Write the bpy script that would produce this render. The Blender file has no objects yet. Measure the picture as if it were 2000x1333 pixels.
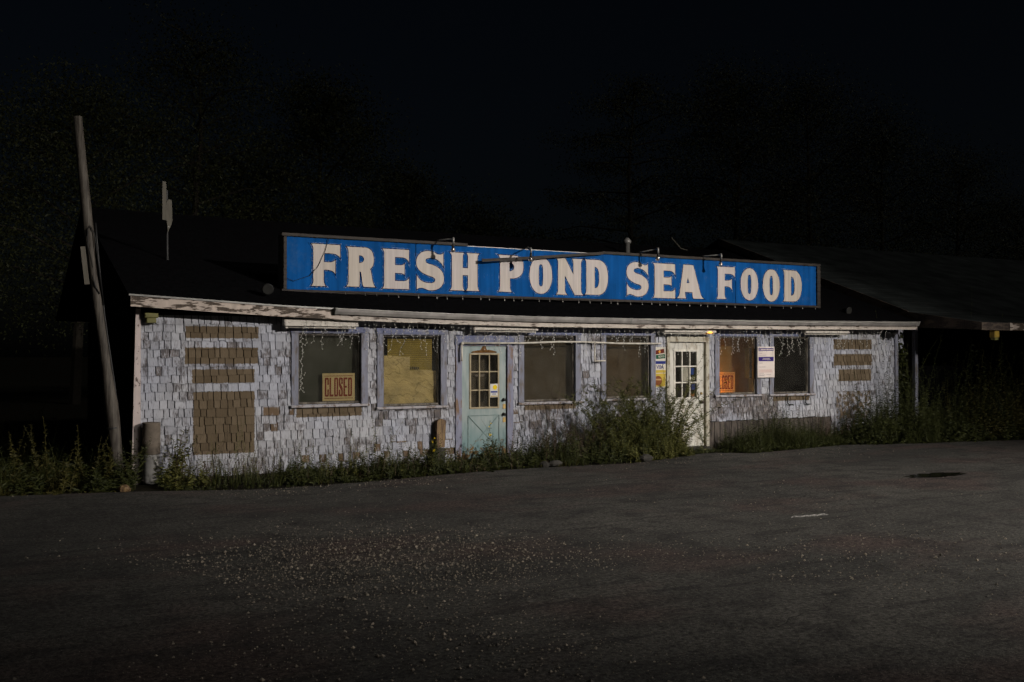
import bpy, math, random
from mathutils import Vector, Matrix
R = random.Random(7)
scene = bpy.context.scene
col = scene.collection

# ------------------------------------------------------------------ camera, sky, moon, exposure
cam_d = bpy.data.cameras.new('camera'); cam = bpy.data.objects.new('camera', cam_d); col.objects.link(cam)
cam_d.sensor_width = 36.0; cam_d.lens = 35.0; cam_d.clip_end = 2000; cam_d.clip_start = 0.1
cam.location = (-2.42, -16.33, 2.03)
cam.rotation_euler = (math.radians(90.63), 0, math.radians(-29.0))
scene.camera = cam
MOON_EL, MOON_AZ = math.radians(34), math.radians(20)      # azimuth: to the right of the facade normal
w = bpy.data.worlds.new('World'); scene.world = w; w.use_nodes = True
wn = w.node_tree; bg = wn.nodes['Background']
sky = wn.nodes.new('ShaderNodeTexSky'); sky.sky_type = 'NISHITA'; sky.sun_disc = False
sky.dust_density = 3.0; sky.ozone_density = 2.0; sky.sun_elevation = MOON_EL; sky.sun_rotation = math.radians(180) - MOON_AZ
wn.links.new(sky.outputs[0], bg.inputs['Color']); bg.inputs['Strength'].default_value = 0.0007
sun_d = bpy.data.lights.new('moon', 'SUN'); sun_d.energy = 0.28; sun_d.angle = math.radians(12); sun_d.color = (1, 0.95, 0.9)
sun = bpy.data.objects.new('moon', sun_d); col.objects.link(sun)
sd = Vector((math.sin(MOON_AZ) * math.cos(MOON_EL), -math.cos(MOON_AZ) * math.cos(MOON_EL), math.sin(MOON_EL)))
sun.rotation_euler = sd.to_track_quat('Z', 'Y').to_euler(); sun.location = sd * 60
scene.view_settings.view_transform = 'Standard'; scene.view_settings.look = 'None'
scene.view_settings.exposure = 0.0; scene.view_settings.gamma = 1.0
scene.render.engine = 'CYCLES'
scene.cycles.use_denoising = True; scene.cycles.use_light_tree = False; scene.cycles.adaptive_threshold = 0.003
scene.cycles.max_bounces = 6; scene.cycles.transparent_max_bounces = 12
LAMP_POS = (16.5, -25.0, 9.6); LAMP_AIM = (7.0, 0.0, -0.4)
LAMP_WATT = 26000; LAMP_CONE = 60

# ------------------------------------------------------------------ helpers
ORG = {}
def tag(o, label=None, cat=None, group=None, kind=None):
    if label: o['label'] = label
    if cat: o['category'] = cat
    if group: o['group'] = group
    if kind: o['kind'] = kind
    return o
def thing(name, label, cat, loc=(0, 0, 0), group=None):
    o = bpy.data.objects.new(name, None); col.objects.link(o); o.location = loc
    o.empty_display_size = 0.2
    ORG[o] = Vector(loc); return tag(o, label, cat, group)
def link(o, parent, loc=None):
    col.objects.link(o)
    if parent is not None:
        o.parent = parent; ORG[o] = ORG[parent]
        if loc is not None: o.location = Vector(loc) - ORG[parent]; ORG[o] = Vector(loc)
    else:
        ORG[o] = Vector((0, 0, 0))
        if loc is not None: o.location = loc
    return o

class MB:
    def __init__(s): s.v = []; s.f = []; s.m = []
    def add(s, vs, fs, m=0):
        b = len(s.v); s.v += [tuple(p) for p in vs]
        s.f += [tuple(i + b for i in f) for f in fs]; s.m += [m] * len(fs); return s
    def box(s, x0, x1, y0, y1, z0, z1, m=0):
        return s.add([(x0,y0,z0),(x1,y0,z0),(x1,y1,z0),(x0,y1,z0),(x0,y0,z1),(x1,y0,z1),(x1,y1,z1),(x0,y1,z1)],
                     [(0,3,2,1),(4,5,6,7),(0,1,5,4),(1,2,6,5),(2,3,7,6),(3,0,4,7)], m)
    def bbox(s, x0, x1, y0, y1, z0, z1, b=0.006, m=0):
        # box with chamfered edges on the camera side (-y)
        vs = [(x0,y0+b,z0),(x1,y0+b,z0),(x1,y1,z0),(x0,y1,z0),(x0,y0+b,z1),(x1,y0+b,z1),(x1,y1,z1),(x0,y1,z1),
              (x0+b,y0,z0+b),(x1-b,y0,z0+b),(x1-b,y0,z1-b),(x0+b,y0,z1-b)]
        return s.add(vs, [(0,3,2,1),(4,5,6,7),(1,2,6,5),(2,3,7,6),(3,0,4,7),(8,9,10,11),(0,1,9,8),(1,5,10,9),(5,4,11,10),(4,0,8,11)], m)
    def bar(s, a, b, w, h, up=(0,0,1), m=0):
        a, b = Vector(a), Vector(b); d = (b - a).normalized(); u = Vector(up)
        r = d.cross(u).normalized() * (w / 2); u = r.cross(d).normalized() * (h / 2)
        vs = [a-r-u, a+r-u, a+r+u, a-r+u, b-r-u, b+r-u, b+r+u, b-r+u]
        return s.add(vs, [(0,1,2,3),(7,6,5,4),(0,4,5,1),(1,5,6,2),(2,6,7,3),(3,7,4,0)], m)
    def tube(s, pts, r, n=8, m=0, cap=True):
        pts = [Vector(p) for p in pts]; k = len(pts); rs = r if isinstance(r, (list, tuple)) else [r] * k
        rings = []; prev = None
        for i, p in enumerate(pts):
            d = (pts[min(i+1, k-1)] - pts[max(i-1, 0)])
            d = d.normalized() if d.length > 1e-9 else Vector((0,0,1))
            if prev is None:
                a = Vector((0,0,1)) if abs(d.z) < 0.9 else Vector((1,0,0)); x = d.cross(a).normalized()
            else:
                x = prev - d * prev.dot(d); x = x.normalized() if x.length > 1e-6 else d.orthogonal().normalized()
            prev = x; y = d.cross(x)
            rings.append([p + (x * math.cos(2*math.pi*j/n) + y * math.sin(2*math.pi*j/n)) * rs[i] for j in range(n)])
        vs = [q for g in rings for q in g]
        fs = [(i*n+j, i*n+(j+1) % n, (i+1)*n+(j+1) % n, (i+1)*n+j) for i in range(k-1) for j in range(n)]
        if cap and n > 2: fs += [tuple(range(n))[::-1], tuple((k-1)*n+j for j in range(n))]
        return s.add(vs, fs, m)
    def lathe(s, c, axis, prof, n=12, m=0):
        c = Vector(c); ax = Vector(axis).normalized()
        pts = [c + ax * h for h, r in prof]; return s.tube_fixed(pts, [r for h, r in prof], ax, n, m)
    def tube_fixed(s, pts, rs, ax, n, m):
        x = ax.orthogonal().normalized(); y = ax.cross(x)
        vs = [p + (x * math.cos(2*math.pi*j/n) + y * math.sin(2*math.pi*j/n)) * r for p, r in zip(pts, rs) for j in range(n)]
        k = len(pts)
        fs = [(i*n+j, i*n+(j+1) % n, (i+1)*n+(j+1) % n, (i+1)*n+j) for i in range(k-1) for j in range(n)]
        fs += [tuple(range(n))[::-1], tuple((k-1)*n+j for j in range(n))]
        return s.add(vs, fs, m)
    def prism(s, poly, y0, y1, m=0):
        n = len(poly)
        vs = [(x, y0, z) for x, z in poly] + [(x, y1, z) for x, z in poly]
        return s.add(vs, [tuple(range(n)), tuple(range(2*n-1, n-1, -1))] + [(i, i+n, (i+1) % n+n, (i+1) % n) for i in range(n)], m)
    def build(s, name, mats, parent=None, smooth=False):
        o0 = ORG[parent] if parent is not None else Vector((0, 0, 0))
        me = bpy.data.meshes.new(name)
        me.from_pydata([(p[0]-o0.x, p[1]-o0.y, p[2]-o0.z) for p in s.v], [], s.f)
        if not isinstance(mats, (list, tuple)): mats = [mats]
        for q in mats: me.materials.append(q)
        if len(mats) > 1: me.polygons.foreach_set('material_index', s.m)
        if smooth: me.polygons.foreach_set('use_smooth', [True] * len(me.polygons))
        me.update()
        return link(bpy.data.objects.new(name, me), parent)

def solo(mb, name, mats, label, cat, base, group=None, smooth=False, kind=None):
    """one-mesh thing with its origin at its base"""
    b = Vector(base); mb.v = [(p[0]-b.x, p[1]-b.y, p[2]-b.z) for p in mb.v]
    o = mb.build(name, mats, None, smooth); o.location = b; ORG[o] = b
    return tag(o, label, cat, group, kind)

# ------------------------------------------------------------------ materials
class N:
    def __init__(s, name):
        s.mat = bpy.data.materials.new(name); s.mat.use_nodes = True; s.t = s.mat.node_tree
        s.b = s.t.nodes['Principled BSDF']; s.out = s.t.nodes['Material Output']
    def node(s, typ, **kw):
        n = s.t.nodes.new('ShaderNode' + typ)
        for k, v in kw.items(): setattr(n, k, v)
        return n
    def set(s, sock, v):
        if isinstance(v, bpy.types.NodeSocket): s.t.links.new(v, sock)
        elif isinstance(v, (tuple, list)) and len(v) == 3 and sock.type == 'RGBA': sock.default_value = (*v, 1)
        else: sock.default_value = v
    def math(s, op, a, b=0.0, c=None, clamp=False):
        n = s.node('Math', operation=op, use_clamp=clamp); s.set(n.inputs[0], a); s.set(n.inputs[1], b)
        if c is not None: s.set(n.inputs[2], c)
        return n.outputs[0]
    def mix(s, f, a, b, blend='MIX'):
        n = s.node('Mix', data_type='RGBA', blend_type=blend); s.set(n.inputs[0], f); s.set(n.inputs[6], a); s.set(n.inputs[7], b)
        return n.outputs[2]
    def pos(s, scale=(1, 1, 1), obj=False):
        v = s.node('TexCoord').outputs['Object'] if obj else s.node('NewGeometry').outputs['Position']
        n = s.node('VectorMath', operation='MULTIPLY'); s.set(n.inputs[0], v); n.inputs[1].default_value = scale
        return n.outputs[0]
    def noise(s, vec, scale=1.0, detail=4.0, rough=0.55, w=None):
        n = s.node('TexNoise'); s.set(n.inputs['Vector'], vec); n.inputs['Scale'].default_value = scale
        n.inputs['Detail'].default_value = detail; n.inputs['Roughness'].default_value = rough
        return n.outputs['Fac']
    def ramp(s, f, a, b, lo=0.0, hi=1.0):
        n = s.node('MapRange'); n.clamp = True; s.set(n.inputs[0], f)
        for i, q in enumerate((a, b, lo, hi)): n.inputs[i+1].default_value = q
        return n.outputs[0]
    def rnd(s):
        g = s.node('NewGeometry').outputs['Random Per Island']; o = s.node('ObjectInfo').outputs['Random']
        return s.math('FRACT', s.math('ADD', s.math('MULTIPLY', g, 7.31), s.math('MULTIPLY', o, 5.77)))
    def bump(s, h, strength=0.3, dist=0.01):
        n = s.node('Bump'); n.inputs['Strength'].default_value = strength; n.inputs['Distance'].default_value = dist
        s.set(n.inputs['Height'], h); s.set(s.b.inputs['Normal'], n.outputs[0])
    def done(s, color, rough=0.6, spec=0.3, metal=0.0):
        s.set(s.b.inputs['Base Color'], color); s.set(s.b.inputs['Roughness'], rough)
        s.b.inputs['Specular IOR Level'].default_value = spec; s.b.inputs['Metallic'].default_value = metal
        return s.mat

def plain(name, c, rough=0.6, spec=0.3, metal=0.0, var=0.25, scale=9.0):
    n = N(name); k = n.ramp(n.noise(n.pos(), scale, 5), 0.3, 0.7, 1 - var, 1 + var)
    return n.done(n.mix(1.0, c, n_gray(n, k), 'MULTIPLY'), rough, spec, metal)
def n_gray(n, k):
    c = n.node('CombineColor'); [n.set(c.inputs[i], k) for i in range(3)]; return c.outputs[0]
def peel(name, paint, wood, thr=0.52, soft=0.04, scale=(3, 3, 9), detail=7, rough=0.65, spec=0.25, stain=0.25):
    """paint over wood with flaked-off patches and soft dirt"""
    n = N(name); p = n.pos(scale)
    f = n.ramp(n.noise(p, 1.0, detail, 0.62), thr - soft, thr + soft)
    g = n.ramp(n.noise(n.pos((14, 14, 3)), 1.0, 4), 0.3, 0.7, 1 - stain, 1.0)
    gr = n.ramp(n.noise(n.pos((40, 40, 2.5)), 1.0, 3), 0.3, 0.7, 0.6, 1.3)
    c = n.mix(f, n.mix(1.0, paint, n_gray(n, g), 'MULTIPLY'), n.mix(1.0, wood, n_gray(n, gr), 'MULTIPLY'))
    n.bump(f, 0.35, -0.003)
    return n.done(c, rough, spec)
def emis(name, c, strength):
    n = N(name); n.set(n.b.inputs['Emission Color'], c); n.b.inputs['Emission Strength'].default_value = strength
    return n.done(c, 0.4)

# shingle: faded lavender-white paint, bare brown where boards once hung, streaks of wood showing through
BARE = [(0.70,1.868,2.249,2.444),(0.696,1.861,1.837,2.103),(0.808,1.803,1.526,1.753),(0.825,1.806,0.385,1.394),
        (15.02,16.27,2.09,2.322),(15.03,16.267,1.718,1.983),(15.177,16.248,1.358,1.631),
        (2.50,3.66,0.93,1.125),(6.90,8.05,0.93,1.08),(13.17,14.26,0.95,1.10),(15.11,16.23,0.50,1.13)]
def shingle_mat():
    n = N('painted_cedar_shingle'); r = n.rnd(); P = n.node('NewGeometry').outputs['Position']
    sep = n.node('SeparateXYZ'); n.set(sep.inputs[0], P); X, Z = sep.outputs[0], sep.outputs[2]
    wob = n.ramp(n.noise(n.pos((1, 1, 1)), 30, 3), 0.3, 0.7, -0.008, 0.008)
    X = n.math('ADD', X, wob); Z2 = n.math('ADD', Z, wob); mask = None
    for i, (a, b, c, d) in enumerate(BARE):
        dx = n.math('SUBTRACT', (b - a) / 2, n.math('ABSOLUTE', n.math('SUBTRACT', X, (a + b) / 2)))
        dz = n.math('SUBTRACT', (d - c) / 2, n.math('ABSOLUTE', n.math('SUBTRACT', Z2, (c + d) / 2)))
        q = n.ramp(n.math('MINIMUM', dx, dz), -0.004, 0.006)
        if i == 10: q = n.math('MULTIPLY', q, n.ramp(n.noise(n.pos((9, 9, 9)), 1, 4), 0.42, 0.55))
        mask = q if mask is None else n.math('MAXIMUM', mask, q)
    # paint
    grain = n.noise(n.pos((75, 75, 5)), 1.0, 5, 0.6)
    blot = n.noise(n.pos((13, 13, 7)), 1.0, 4, 0.6)
    zone = n.noise(n.pos((0.9, 0.9, 1.4)), 1.0, 3)
    r2 = n.math('FRACT', n.math('MULTIPLY', r, 17.3)); r3 = n.math('FRACT', n.math('MULTIPLY', r, 53.7))
    amt = n.math('ADD', n.math('ADD', n.math('MULTIPLY', zone, 0.36), n.math('MULTIPLY', blot, 0.34)), n.math('MULTIPLY', grain, 0.34))
    amt = n.math('ADD', amt, n.math('MULTIPLY', n.math('POWER', r2, 5.0), 0.10))
    WORN = [(11.4, 13.4, 0.6, 1.12, 0.10), (4.0, 5.2, 0.86, 1.10, 0.05), (1.9, 2.55, 0.8, 1.15, 0.08), (0.0, 0.6, 1.6, 2.2, 0.02), (6.6, 10.2, 0.5, 1.1, 0.03), (8.1, 8.8, 1.1, 2.4, 0.04)]
    for (a, b, c, d, k) in WORN:
        dx = n.math('SUBTRACT', (b - a) / 2, n.math('ABSOLUTE', n.math('SUBTRACT', X, (a + b) / 2)))
        dz = n.math('SUBTRACT', (d - c) / 2, n.math('ABSOLUTE', n.math('SUBTRACT', Z, (c + d) / 2)))
        amt = n.math('ADD', amt, n.math('MULTIPLY', n.ramp(n.math('MINIMUM', dx, dz), -0.15, 0.1), k))
    worn = n.math('MULTIPLY', n.ramp(amt, 0.548, 0.645), 0.9)
    paint = n.mix(n.ramp(n.noise(n.pos((0.9, 0.9, 0.9)), 1, 2), 0.4, 0.62), (0.375, 0.39, 0.45), (0.42, 0.425, 0.455))
    val = n.math('MULTIPLY', n.ramp(r, 0, 1, 0.80, 1.12), n.ramp(grain, 0.3, 0.75, 1.10, 0.76))
    paint = n.mix(1.0, paint, n_gray(n, val), 'MULTIPLY')
    wood = n.mix(n.ramp(blot, 0.4, 0.6), (0.13, 0.10, 0.08), (0.07, 0.062, 0.062))
    bare = None
    for (a, b, c, d, k) in ((1.95, 2.5, 0.72, 1.12, 0.6), (3.5, 5.5, 0.18, 0.46, 0.55), (2.6, 3.4, 0.15, 0.30, 0.7), (6.6, 6.85, 0.7, 0.95, 0.4)):
        dx = n.math('SUBTRACT', (b - a) / 2, n.math('ABSOLUTE', n.math('SUBTRACT', X, (a + b) / 2)))
        dz = n.math('SUBTRACT', (d - c) / 2, n.math('ABSOLUTE', n.math('SUBTRACT', Z, (c + d) / 2)))
        q = n.math('MULTIPLY', n.ramp(n.math('MINIMUM', dx, dz), -0.01, 0.01), n.math('GREATER_THAN', r3, k))
        bare = q if bare is None else n.math('MAXIMUM', bare, q)
    bare = n.math('MULTIPLY', bare, n.ramp(n.math('ADD', blot, grain), 0.72, 0.95))
    c = n.mix(worn, paint, wood)
    c = n.mix(bare, c, n.mix(r2, (0.165, 0.115, 0.075), (0.10, 0.068, 0.04)))
    brown = n.mix(1.0, n.mix(r, (0.105, 0.078, 0.048), (0.150, 0.114, 0.074)), n_gray(n, n.ramp(grain, 0.25, 0.8, 1.15, 0.75)), 'MULTIPLY')
    c = n.mix(mask, c, brown)
    n.bump(grain, 0.35, 0.004)
    return n.done(c, 0.8, 0.15)
M = {}
M['shingle'] = shingle_mat()
M['sheath'] = plain('dark_sheathing', (0.022, 0.018, 0.016), 0.95, .05)
M['blue_trim'] = peel('periwinkle_trim_paint', (0.155, 0.175, 0.285), (0.27, 0.27, 0.31), 0.56, 0.07, (9, 9, 9))
M['lav_trim'] = peel('lavender_trim_paint', (0.225, 0.235, 0.295), (0.14, 0.125, 0.12), 0.57, 0.07, (16, 16, 4))
M['fascia'] = peel('peeling_cream_fascia', (0.52, 0.44, 0.38), (0.07, 0.052, 0.038), 0.485, 0.018, (3.2, 6, 14))
M['board'] = peel('dirty_cream_board', (0.52, 0.465, 0.41), (0.10, 0.075, 0.06), 0.58, 0.03, (4, 5, 16))
M['post'] = peel('flaking_pink_white_post', (0.62, 0.53, 0.50), (0.14, 0.10, 0.09), 0.60, 0.03, (16, 16, 10))
M['gutter'] = plain('dull_gutter_metal', (0.27, 0.255, 0.24), 0.45, 0.5, 0.15, 0.3, 5)
M['roof'] = plain('black_roof_shingle', (0.005, 0.005, 0.0055), 1.0, 0.0, 0, 0.35, 14)
M['old_roof'] = plain('grey_green_roof', (0.030, 0.034, 0.033), 1.0, 0.0, 0, 0.4, 1.5)
M['skirt'] = peel('weathered_skirting', (0.125, 0.105, 0.088), (0.045, 0.037, 0.032), 0.49, 0.10, (22, 22, 3))
M['sill'] = peel('sill_paint', (0.42, 0.40, 0.42), (0.16, 0.12, 0.09), 0.55, 0.05, (10, 10, 10))
M['sash'] = peel('tan_sash', (0.19, 0.17, 0.14), (0.06, 0.05, 0.04), 0.5, 0.08, (14, 14, 6))
M['frame_dark'] = peel('sign_frame_wood', (0.05, 0.041, 0.034), (0.022, 0.018, 0.016), 0.5, 0.1, (4, 4, 30))
M['sign_side'] = peel('sign_side_cream', (0.33, 0.31, 0.25), (0.1, 0.08, 0.06), 0.6, 0.05, (8, 8, 8))
M['rot_frame'] = peel('rotting_lavender_frame', (0.24, 0.25, 0.335), (0.20, 0.125, 0.075), 0.56, 0.06, (10, 10, 2.5))
M['black'] = plain('black_paint', (0.012, 0.012, 0.012), 0.5, 0.4)
M['bulb'] = N('clear_bulb').done((0.8, 0.76, 0.72), 0.16, 0.8, 0.9)
M['galv'] = plain('galvanised_pipe', (0.24, 0.235, 0.22), 0.45, 0.5, 0.3)
M['pvc'] = plain('dirty_white_pipe', (0.58, 0.54, 0.47), 0.5, 0.4)
M['white_enamel'] = peel('fixture_enamel', (0.60, 0.56, 0.50), (0.2, 0.16, 0.12), 0.66, 0.04, (8, 8, 20))
M['wire'] = plain('white_cord', (0.42, 0.41, 0.37), 0.4, 0.5)
M['minibulb'] = N('mini_bulb').done((0.60, 0.59, 0.55), 0.25, 0.7)
M['concrete'] = plain('old_concrete', (0.05, 0.047, 0.042), 0.9, 0.1, 0, 0.4)
M['rotwood'] = peel('rotten_wood', (0.26, 0.17, 0.08), (0.10, 0.06, 0.035), 0.5, 0.1, (22, 22, 4))
M['polewood'] = peel('pole_wood', (0.13, 0.115, 0.095), (0.05, 0.042, 0.035), 0.5, 0.10, (26, 26, 2.6))
M['plank'] = peel('grey_plank', (0.13, 0.12, 0.095), (0.1, 0.09, 0.07), 0.5, 0.15, (30, 30, 3))
M['rust'] = plain('rust_brown', (0.13, 0.065, 0.022), 0.9, 0.1, 0, 0.5, 20)
M['brass'] = plain('tarnished_brass', (0.35, 0.24, 0.09), 0.4, 0.5, 0.7)
M['soil'] = plain('dark_soil', (0.020, 0.018, 0.012), 1.0, 0.05, 0, 0.5, 4)
M['bark'] = plain('dark_bark', (0.03, 0.026, 0.02), 0.95, 0.1)
M['room'] = plain('dark_room', (0.05, 0.045, 0.035), 0.9, 0.1)

def pane_mat():
    n = N('dusty_window_glass'); n.t.nodes.remove(n.b)
    tr = n.node('BsdfTransparent'); tr.inputs[0].default_value = (0.86, 0.87, 0.84, 1)
    gl = n.node('BsdfGlossy'); gl.inputs['Roughness'].default_value = 0.04; gl.inputs[0].default_value = (0.9, 0.9, 0.9, 1)
    df = n.node('BsdfDiffuse'); df.inputs[0].default_value = (0.3, 0.28, 0.24, 1)
    fr = n.node('Fresnel'); fr.inputs[0].default_value = 1.45
    m1 = n.node('MixShader'); m1.inputs[0].default_value = 0.04
    n.set(m1.inputs[0], n.ramp(n.noise(n.pos((3, 3, 2)), 1, 4), 0.35, 0.75, 0.015, 0.075))
    m2 = n.node('MixShader'); n.set(m2.inputs[0], fr.outputs[0])
    n.set(m1.inputs[1], tr.outputs[0]); n.set(m1.inputs[2], df.outputs[0])
    n.set(m2.inputs[1], m1.outputs[0]); n.set(m2.inputs[2], gl.outputs[0]); n.set(n.out.inputs[0], m2.outputs[0])
    return n.mat
M['glass'] = pane_mat()
def blue_mat():
    n = N('sign_blue_paint'); P = n.pos()
    k = n.ramp(n.noise(n.pos((1.2, 1.2, 1.0)), 1, 4), 0.3, 0.7, 0.78, 1.2)
    k = n.math('MULTIPLY', n.math('MULTIPLY', k, n.ramp(n.rnd(), 0, 1, .86, 1.10)), n.ramp(n.noise(n.pos((9, 9, .7)), 1, 4), .35, .7, 1.12, .72))
    c = n.mix(1.0, (0.005, 0.080, 0.285), n_gray(n, k), 'MULTIPLY')
    c = n.mix(n.ramp(n.noise(n.pos((2.5, 2.5, 2.5)), 1, 6, .7), .56, .72, 0, .35), c, (.05, .13, .29))
    sc = n.math('MULTIPLY', n.ramp(n.noise(n.pos((5, 5, 5)), 1, 2), 0.58, 0.72), n.ramp(n.noise(n.pos((28, 28, 16)), 1, 5, 0.7), 0.58, 0.66))
    c = n.mix(n.math('MULTIPLY', sc, 0.45), c, (0.28, 0.33, 0.42))
    return n.done(c, 0.85, 0.06)
M['blue'] = blue_mat()
def letter_mat():
    n = N('sign_letter_cream')
    a = n.ramp(n.noise(n.pos((1.3, 1.3, 0.5)), 1, 3), 0.4, 0.62)
    c = n.mix(a, (0.52, 0.47, 0.45), (0.52, 0.465, 0.40))
    st = n.ramp(n.noise(n.pos((22, 22, 1.2)), 1, 4), 0.35, 0.75, 1.05, 0.82)
    return n.done(n.mix(1.0, c, n_gray(n, st), 'MULTIPLY'), 0.6, 0.2)
M['letter'] = letter_mat()
M['outline'] = plain('letter_outline_navy', (0.008, 0.008, 0.03), 0.9, 0.05)
def halo_mat():
    n = N('sign_rubbed_blue')
    f = n.ramp(n.noise(n.pos((26, 26, 20)), 1, 5, 0.7), 0.49, 0.56)
    z = n.ramp(n.noise(n.pos((7, 7, 9)), 1, 2), 0.40, 0.50)
    return n.done(n.mix(n.math('MULTIPLY', n.math('MULTIPLY', f, z), 0.5), (0.006, 0.082, 0.295), (0.34, 0.40, 0.52)), 0.85, 0.06)
M['halo'] = halo_mat()
def teal_mat():
    n = N('teal_door_paint'); sep = n.node('SeparateXYZ'); n.set(sep.inputs[0], n.node('NewGeometry').outputs['Position']); Z = sep.outputs[2]
    st = n.noise(n.pos((10, 10, 2.2)), 1, 4)
    c = n.mix(n.ramp(st, 0.35, 0.65), (0.205, 0.27, 0.265), (0.31, 0.355, 0.345))
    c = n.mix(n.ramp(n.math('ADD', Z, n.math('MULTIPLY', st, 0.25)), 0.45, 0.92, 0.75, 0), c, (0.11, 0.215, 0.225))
    ru = n.ramp(n.math('ADD', n.noise(n.pos((7, 7, 7)), 1, 5, 0.65), n.ramp(Z, 0.12, 0.55, 0.22, 0.0)), 0.66, 0.72)
    c = n.mix(ru, c, (0.13, 0.075, 0.02))
    return n.done(c, 0.5, 0.3)
M['teal'] = teal_mat()
M['teal_dark'] = plain('teal_groove', (0.15, 0.215, 0.21), 0.6)
M['muntin'] = plain('tan_muntin', (0.33, 0.27, 0.17), 0.6)
M['door_white'] = peel('cream_door_paint', (0.63, 0.615, 0.55), (0.36, 0.32, 0.25), 0.62, 0.08, (5, 5, 3))
M['cream_frame'] = peel('cream_frame_paint', (0.50, 0.47, 0.385), (0.22, 0.18, 0.12), 0.57, 0.05, (10, 10, 6))
def asphalt():
    n = N('worn_asphalt'); P = n.pos()
    big = n.noise(n.pos((0.25, 0.4, 1)), 1, 4); mid = n.noise(P, 2.2, 5); fine = n.noise(P, 95, 3, 0.7)
    c = n.mix(n.ramp(big, 0.38, 0.64), (0.042, 0.041, 0.037), (0.072, 0.069, 0.061))
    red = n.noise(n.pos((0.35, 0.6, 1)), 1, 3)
    c = n.mix(n.ramp(red, 0.50, 0.62, 0, 0.7), c, (0.066, 0.046, 0.041))  # red glow on the lot, put into the asphalt colour as noise patches
    c = n.mix(n.ramp(mid, 0.48, 0.66, 0, 0.75), c, (0.027, 0.0255, 0.024))
    streak = n.noise(n.pos((0.8, 5, 1)), 1, 4)
    c = n.mix(n.ramp(streak, 0.54, 0.66, 0, 0.65), c, (0.021, 0.020, 0.019))
    coarse = n.noise(P, 24, 4, 0.75)
    c = n.mix(1.0, c, n_gray(n, n.math('MULTIPLY', n.ramp(fine, 0.3, 0.7, 0.4, 1.6), n.ramp(coarse, 0.36, 0.64, 0.4, 1.65))), 'MULTIPLY')
    vo = n.node('TexVoronoi', feature='F1'); n.set(vo.inputs['Vector'], P); vo.inputs['Scale'].default_value = 34
    spk = n.math('MULTIPLY', n.math('LESS_THAN', vo.outputs['Distance'], 0.16), n.math('GREATER_THAN', n.noise(P, 60, 1), 0.54))
    c = n.mix(spk, c, (0.2, 0.185, 0.155))
    cr = n.node('TexVoronoi', feature='DISTANCE_TO_EDGE'); wv = n.node('VectorMath', operation='ADD')
    n.set(wv.inputs[0], n.pos((0.33, 0.5, 1))); dn = n.node('TexNoise'); n.set(dn.inputs['Vector'], P); dn.inputs['Scale'].default_value = 1.6
    ds = n.node('VectorMath', operation='SCALE'); n.set(ds.inputs[0], dn.outputs['Color']); ds.inputs['Scale'].default_value = 0.5
    n.set(wv.inputs[1], ds.outputs[0]); n.set(cr.inputs['Vector'], wv.outputs[0]); cr.inputs['Scale'].default_value = 1
    ck = n.math('MULTIPLY', n.math('LESS_THAN', cr.outputs['Distance'], 0.004), n.math('GREATER_THAN', big, 0.585))
    c = n.mix(n.math('MULTIPLY', ck, 0.7), c, (0.012, 0.012, 0.011))
    hgt = n.math('ADD', n.math('MULTIPLY', fine, 0.4), n.math('ADD', n.math('MULTIPLY', mid, 1.4), n.math('MULTIPLY', coarse, 0.8)))
    n.bump(hgt, 0.55, 0.02)
    return n.done(c, 0.9, 0.2)
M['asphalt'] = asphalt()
def leafmat(name, a, b):
    n = N(name); return n.done(n.mix(n.rnd(), a, b), 0.6, 0.2)
M['weed'] = leafmat('weed_leaf', (0.014, 0.019, 0.004), (0.048, 0.054, 0.013))
M['weed2'] = leafmat('mugwort_leaf', (0.032, 0.037, 0.007), (0.115, 0.112, 0.028))
M['gold'] = leafmat('goldenrod_leaf', (0.03, 0.029, 0.006), (0.065, 0.057, 0.012))
M['twig'] = leafmat('dry_twig', (0.03, 0.022, 0.014), (0.085, 0.055, 0.036))
M['tree_leaf'] = leafmat('tree_leaf', (0.018, 0.021, 0.007), (0.030, 0.033, 0.010))
M['flower'] = plain('yellow_petal', (0.75, 0.55, 0.02), 0.5)
M['pebble'] = leafmat('pebble', (0.05, 0.047, 0.042), (0.30, 0.26, 0.20))
def pap(name, c, var=0.18, trans=0.0):
    n = N(name); k = n.ramp(n.noise(n.pos((2.5, 2.5, 5)), 1, 4), 0.3, 0.7, 1 - var, 1 + var)
    m = n.done(n.mix(1.0, c, n_gray(n, k), 'MULTIPLY'), 0.8, 0.15)
    if trans:
        t = n.node('BsdfTranslucent'); t.inputs[0].default_value = (*c, 1); x = n.node('MixShader'); x.inputs[0].default_value = trans
        n.set(x.inputs[1], n.b.outputs[0]); n.set(x.inputs[2], t.outputs[0]); n.set(n.out.inputs[0], x.outputs[0])
    return m
def crumple(name, c):
    n = N(name); k = n.ramp(n.noise(n.pos((2.5, 2.5, 5)), 1, 4), 0.3, 0.7, .72, 1.12); h = n.noise(n.pos((7, 7, 11)), 1, 5, .6)
    crease_shade = n.ramp(n.math('ABSOLUTE', n.math('SUBTRACT', n.noise(n.pos((2, 2, 3)), 1, 2), 0.5)), 0.0, 0.012, 0.55, 1.0)  # shading of the wrinkles, drawn into the paper colour as thin dark lines
    n.bump(h, 0.8, 0.05)
    return n.done(n.mix(1.0, c, n_gray(n, n.math('MULTIPLY', k, crease_shade)), 'MULTIPLY'), 0.8, 0.15)
M['closed_bg'] = pap('closed_card_tan', (0.62, 0.43, 0.19), 0.1, 0.6)
M['closed_red'] = pap('closed_red', (0.20, 0.028, 0.012), 0.1, 0.0)
M['kraft'] = crumple('kraft_paper', (0.54, 0.40, 0.185))
M['blind'] = pap('yellowed_blind', (0.30, 0.21, 0.045))

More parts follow.
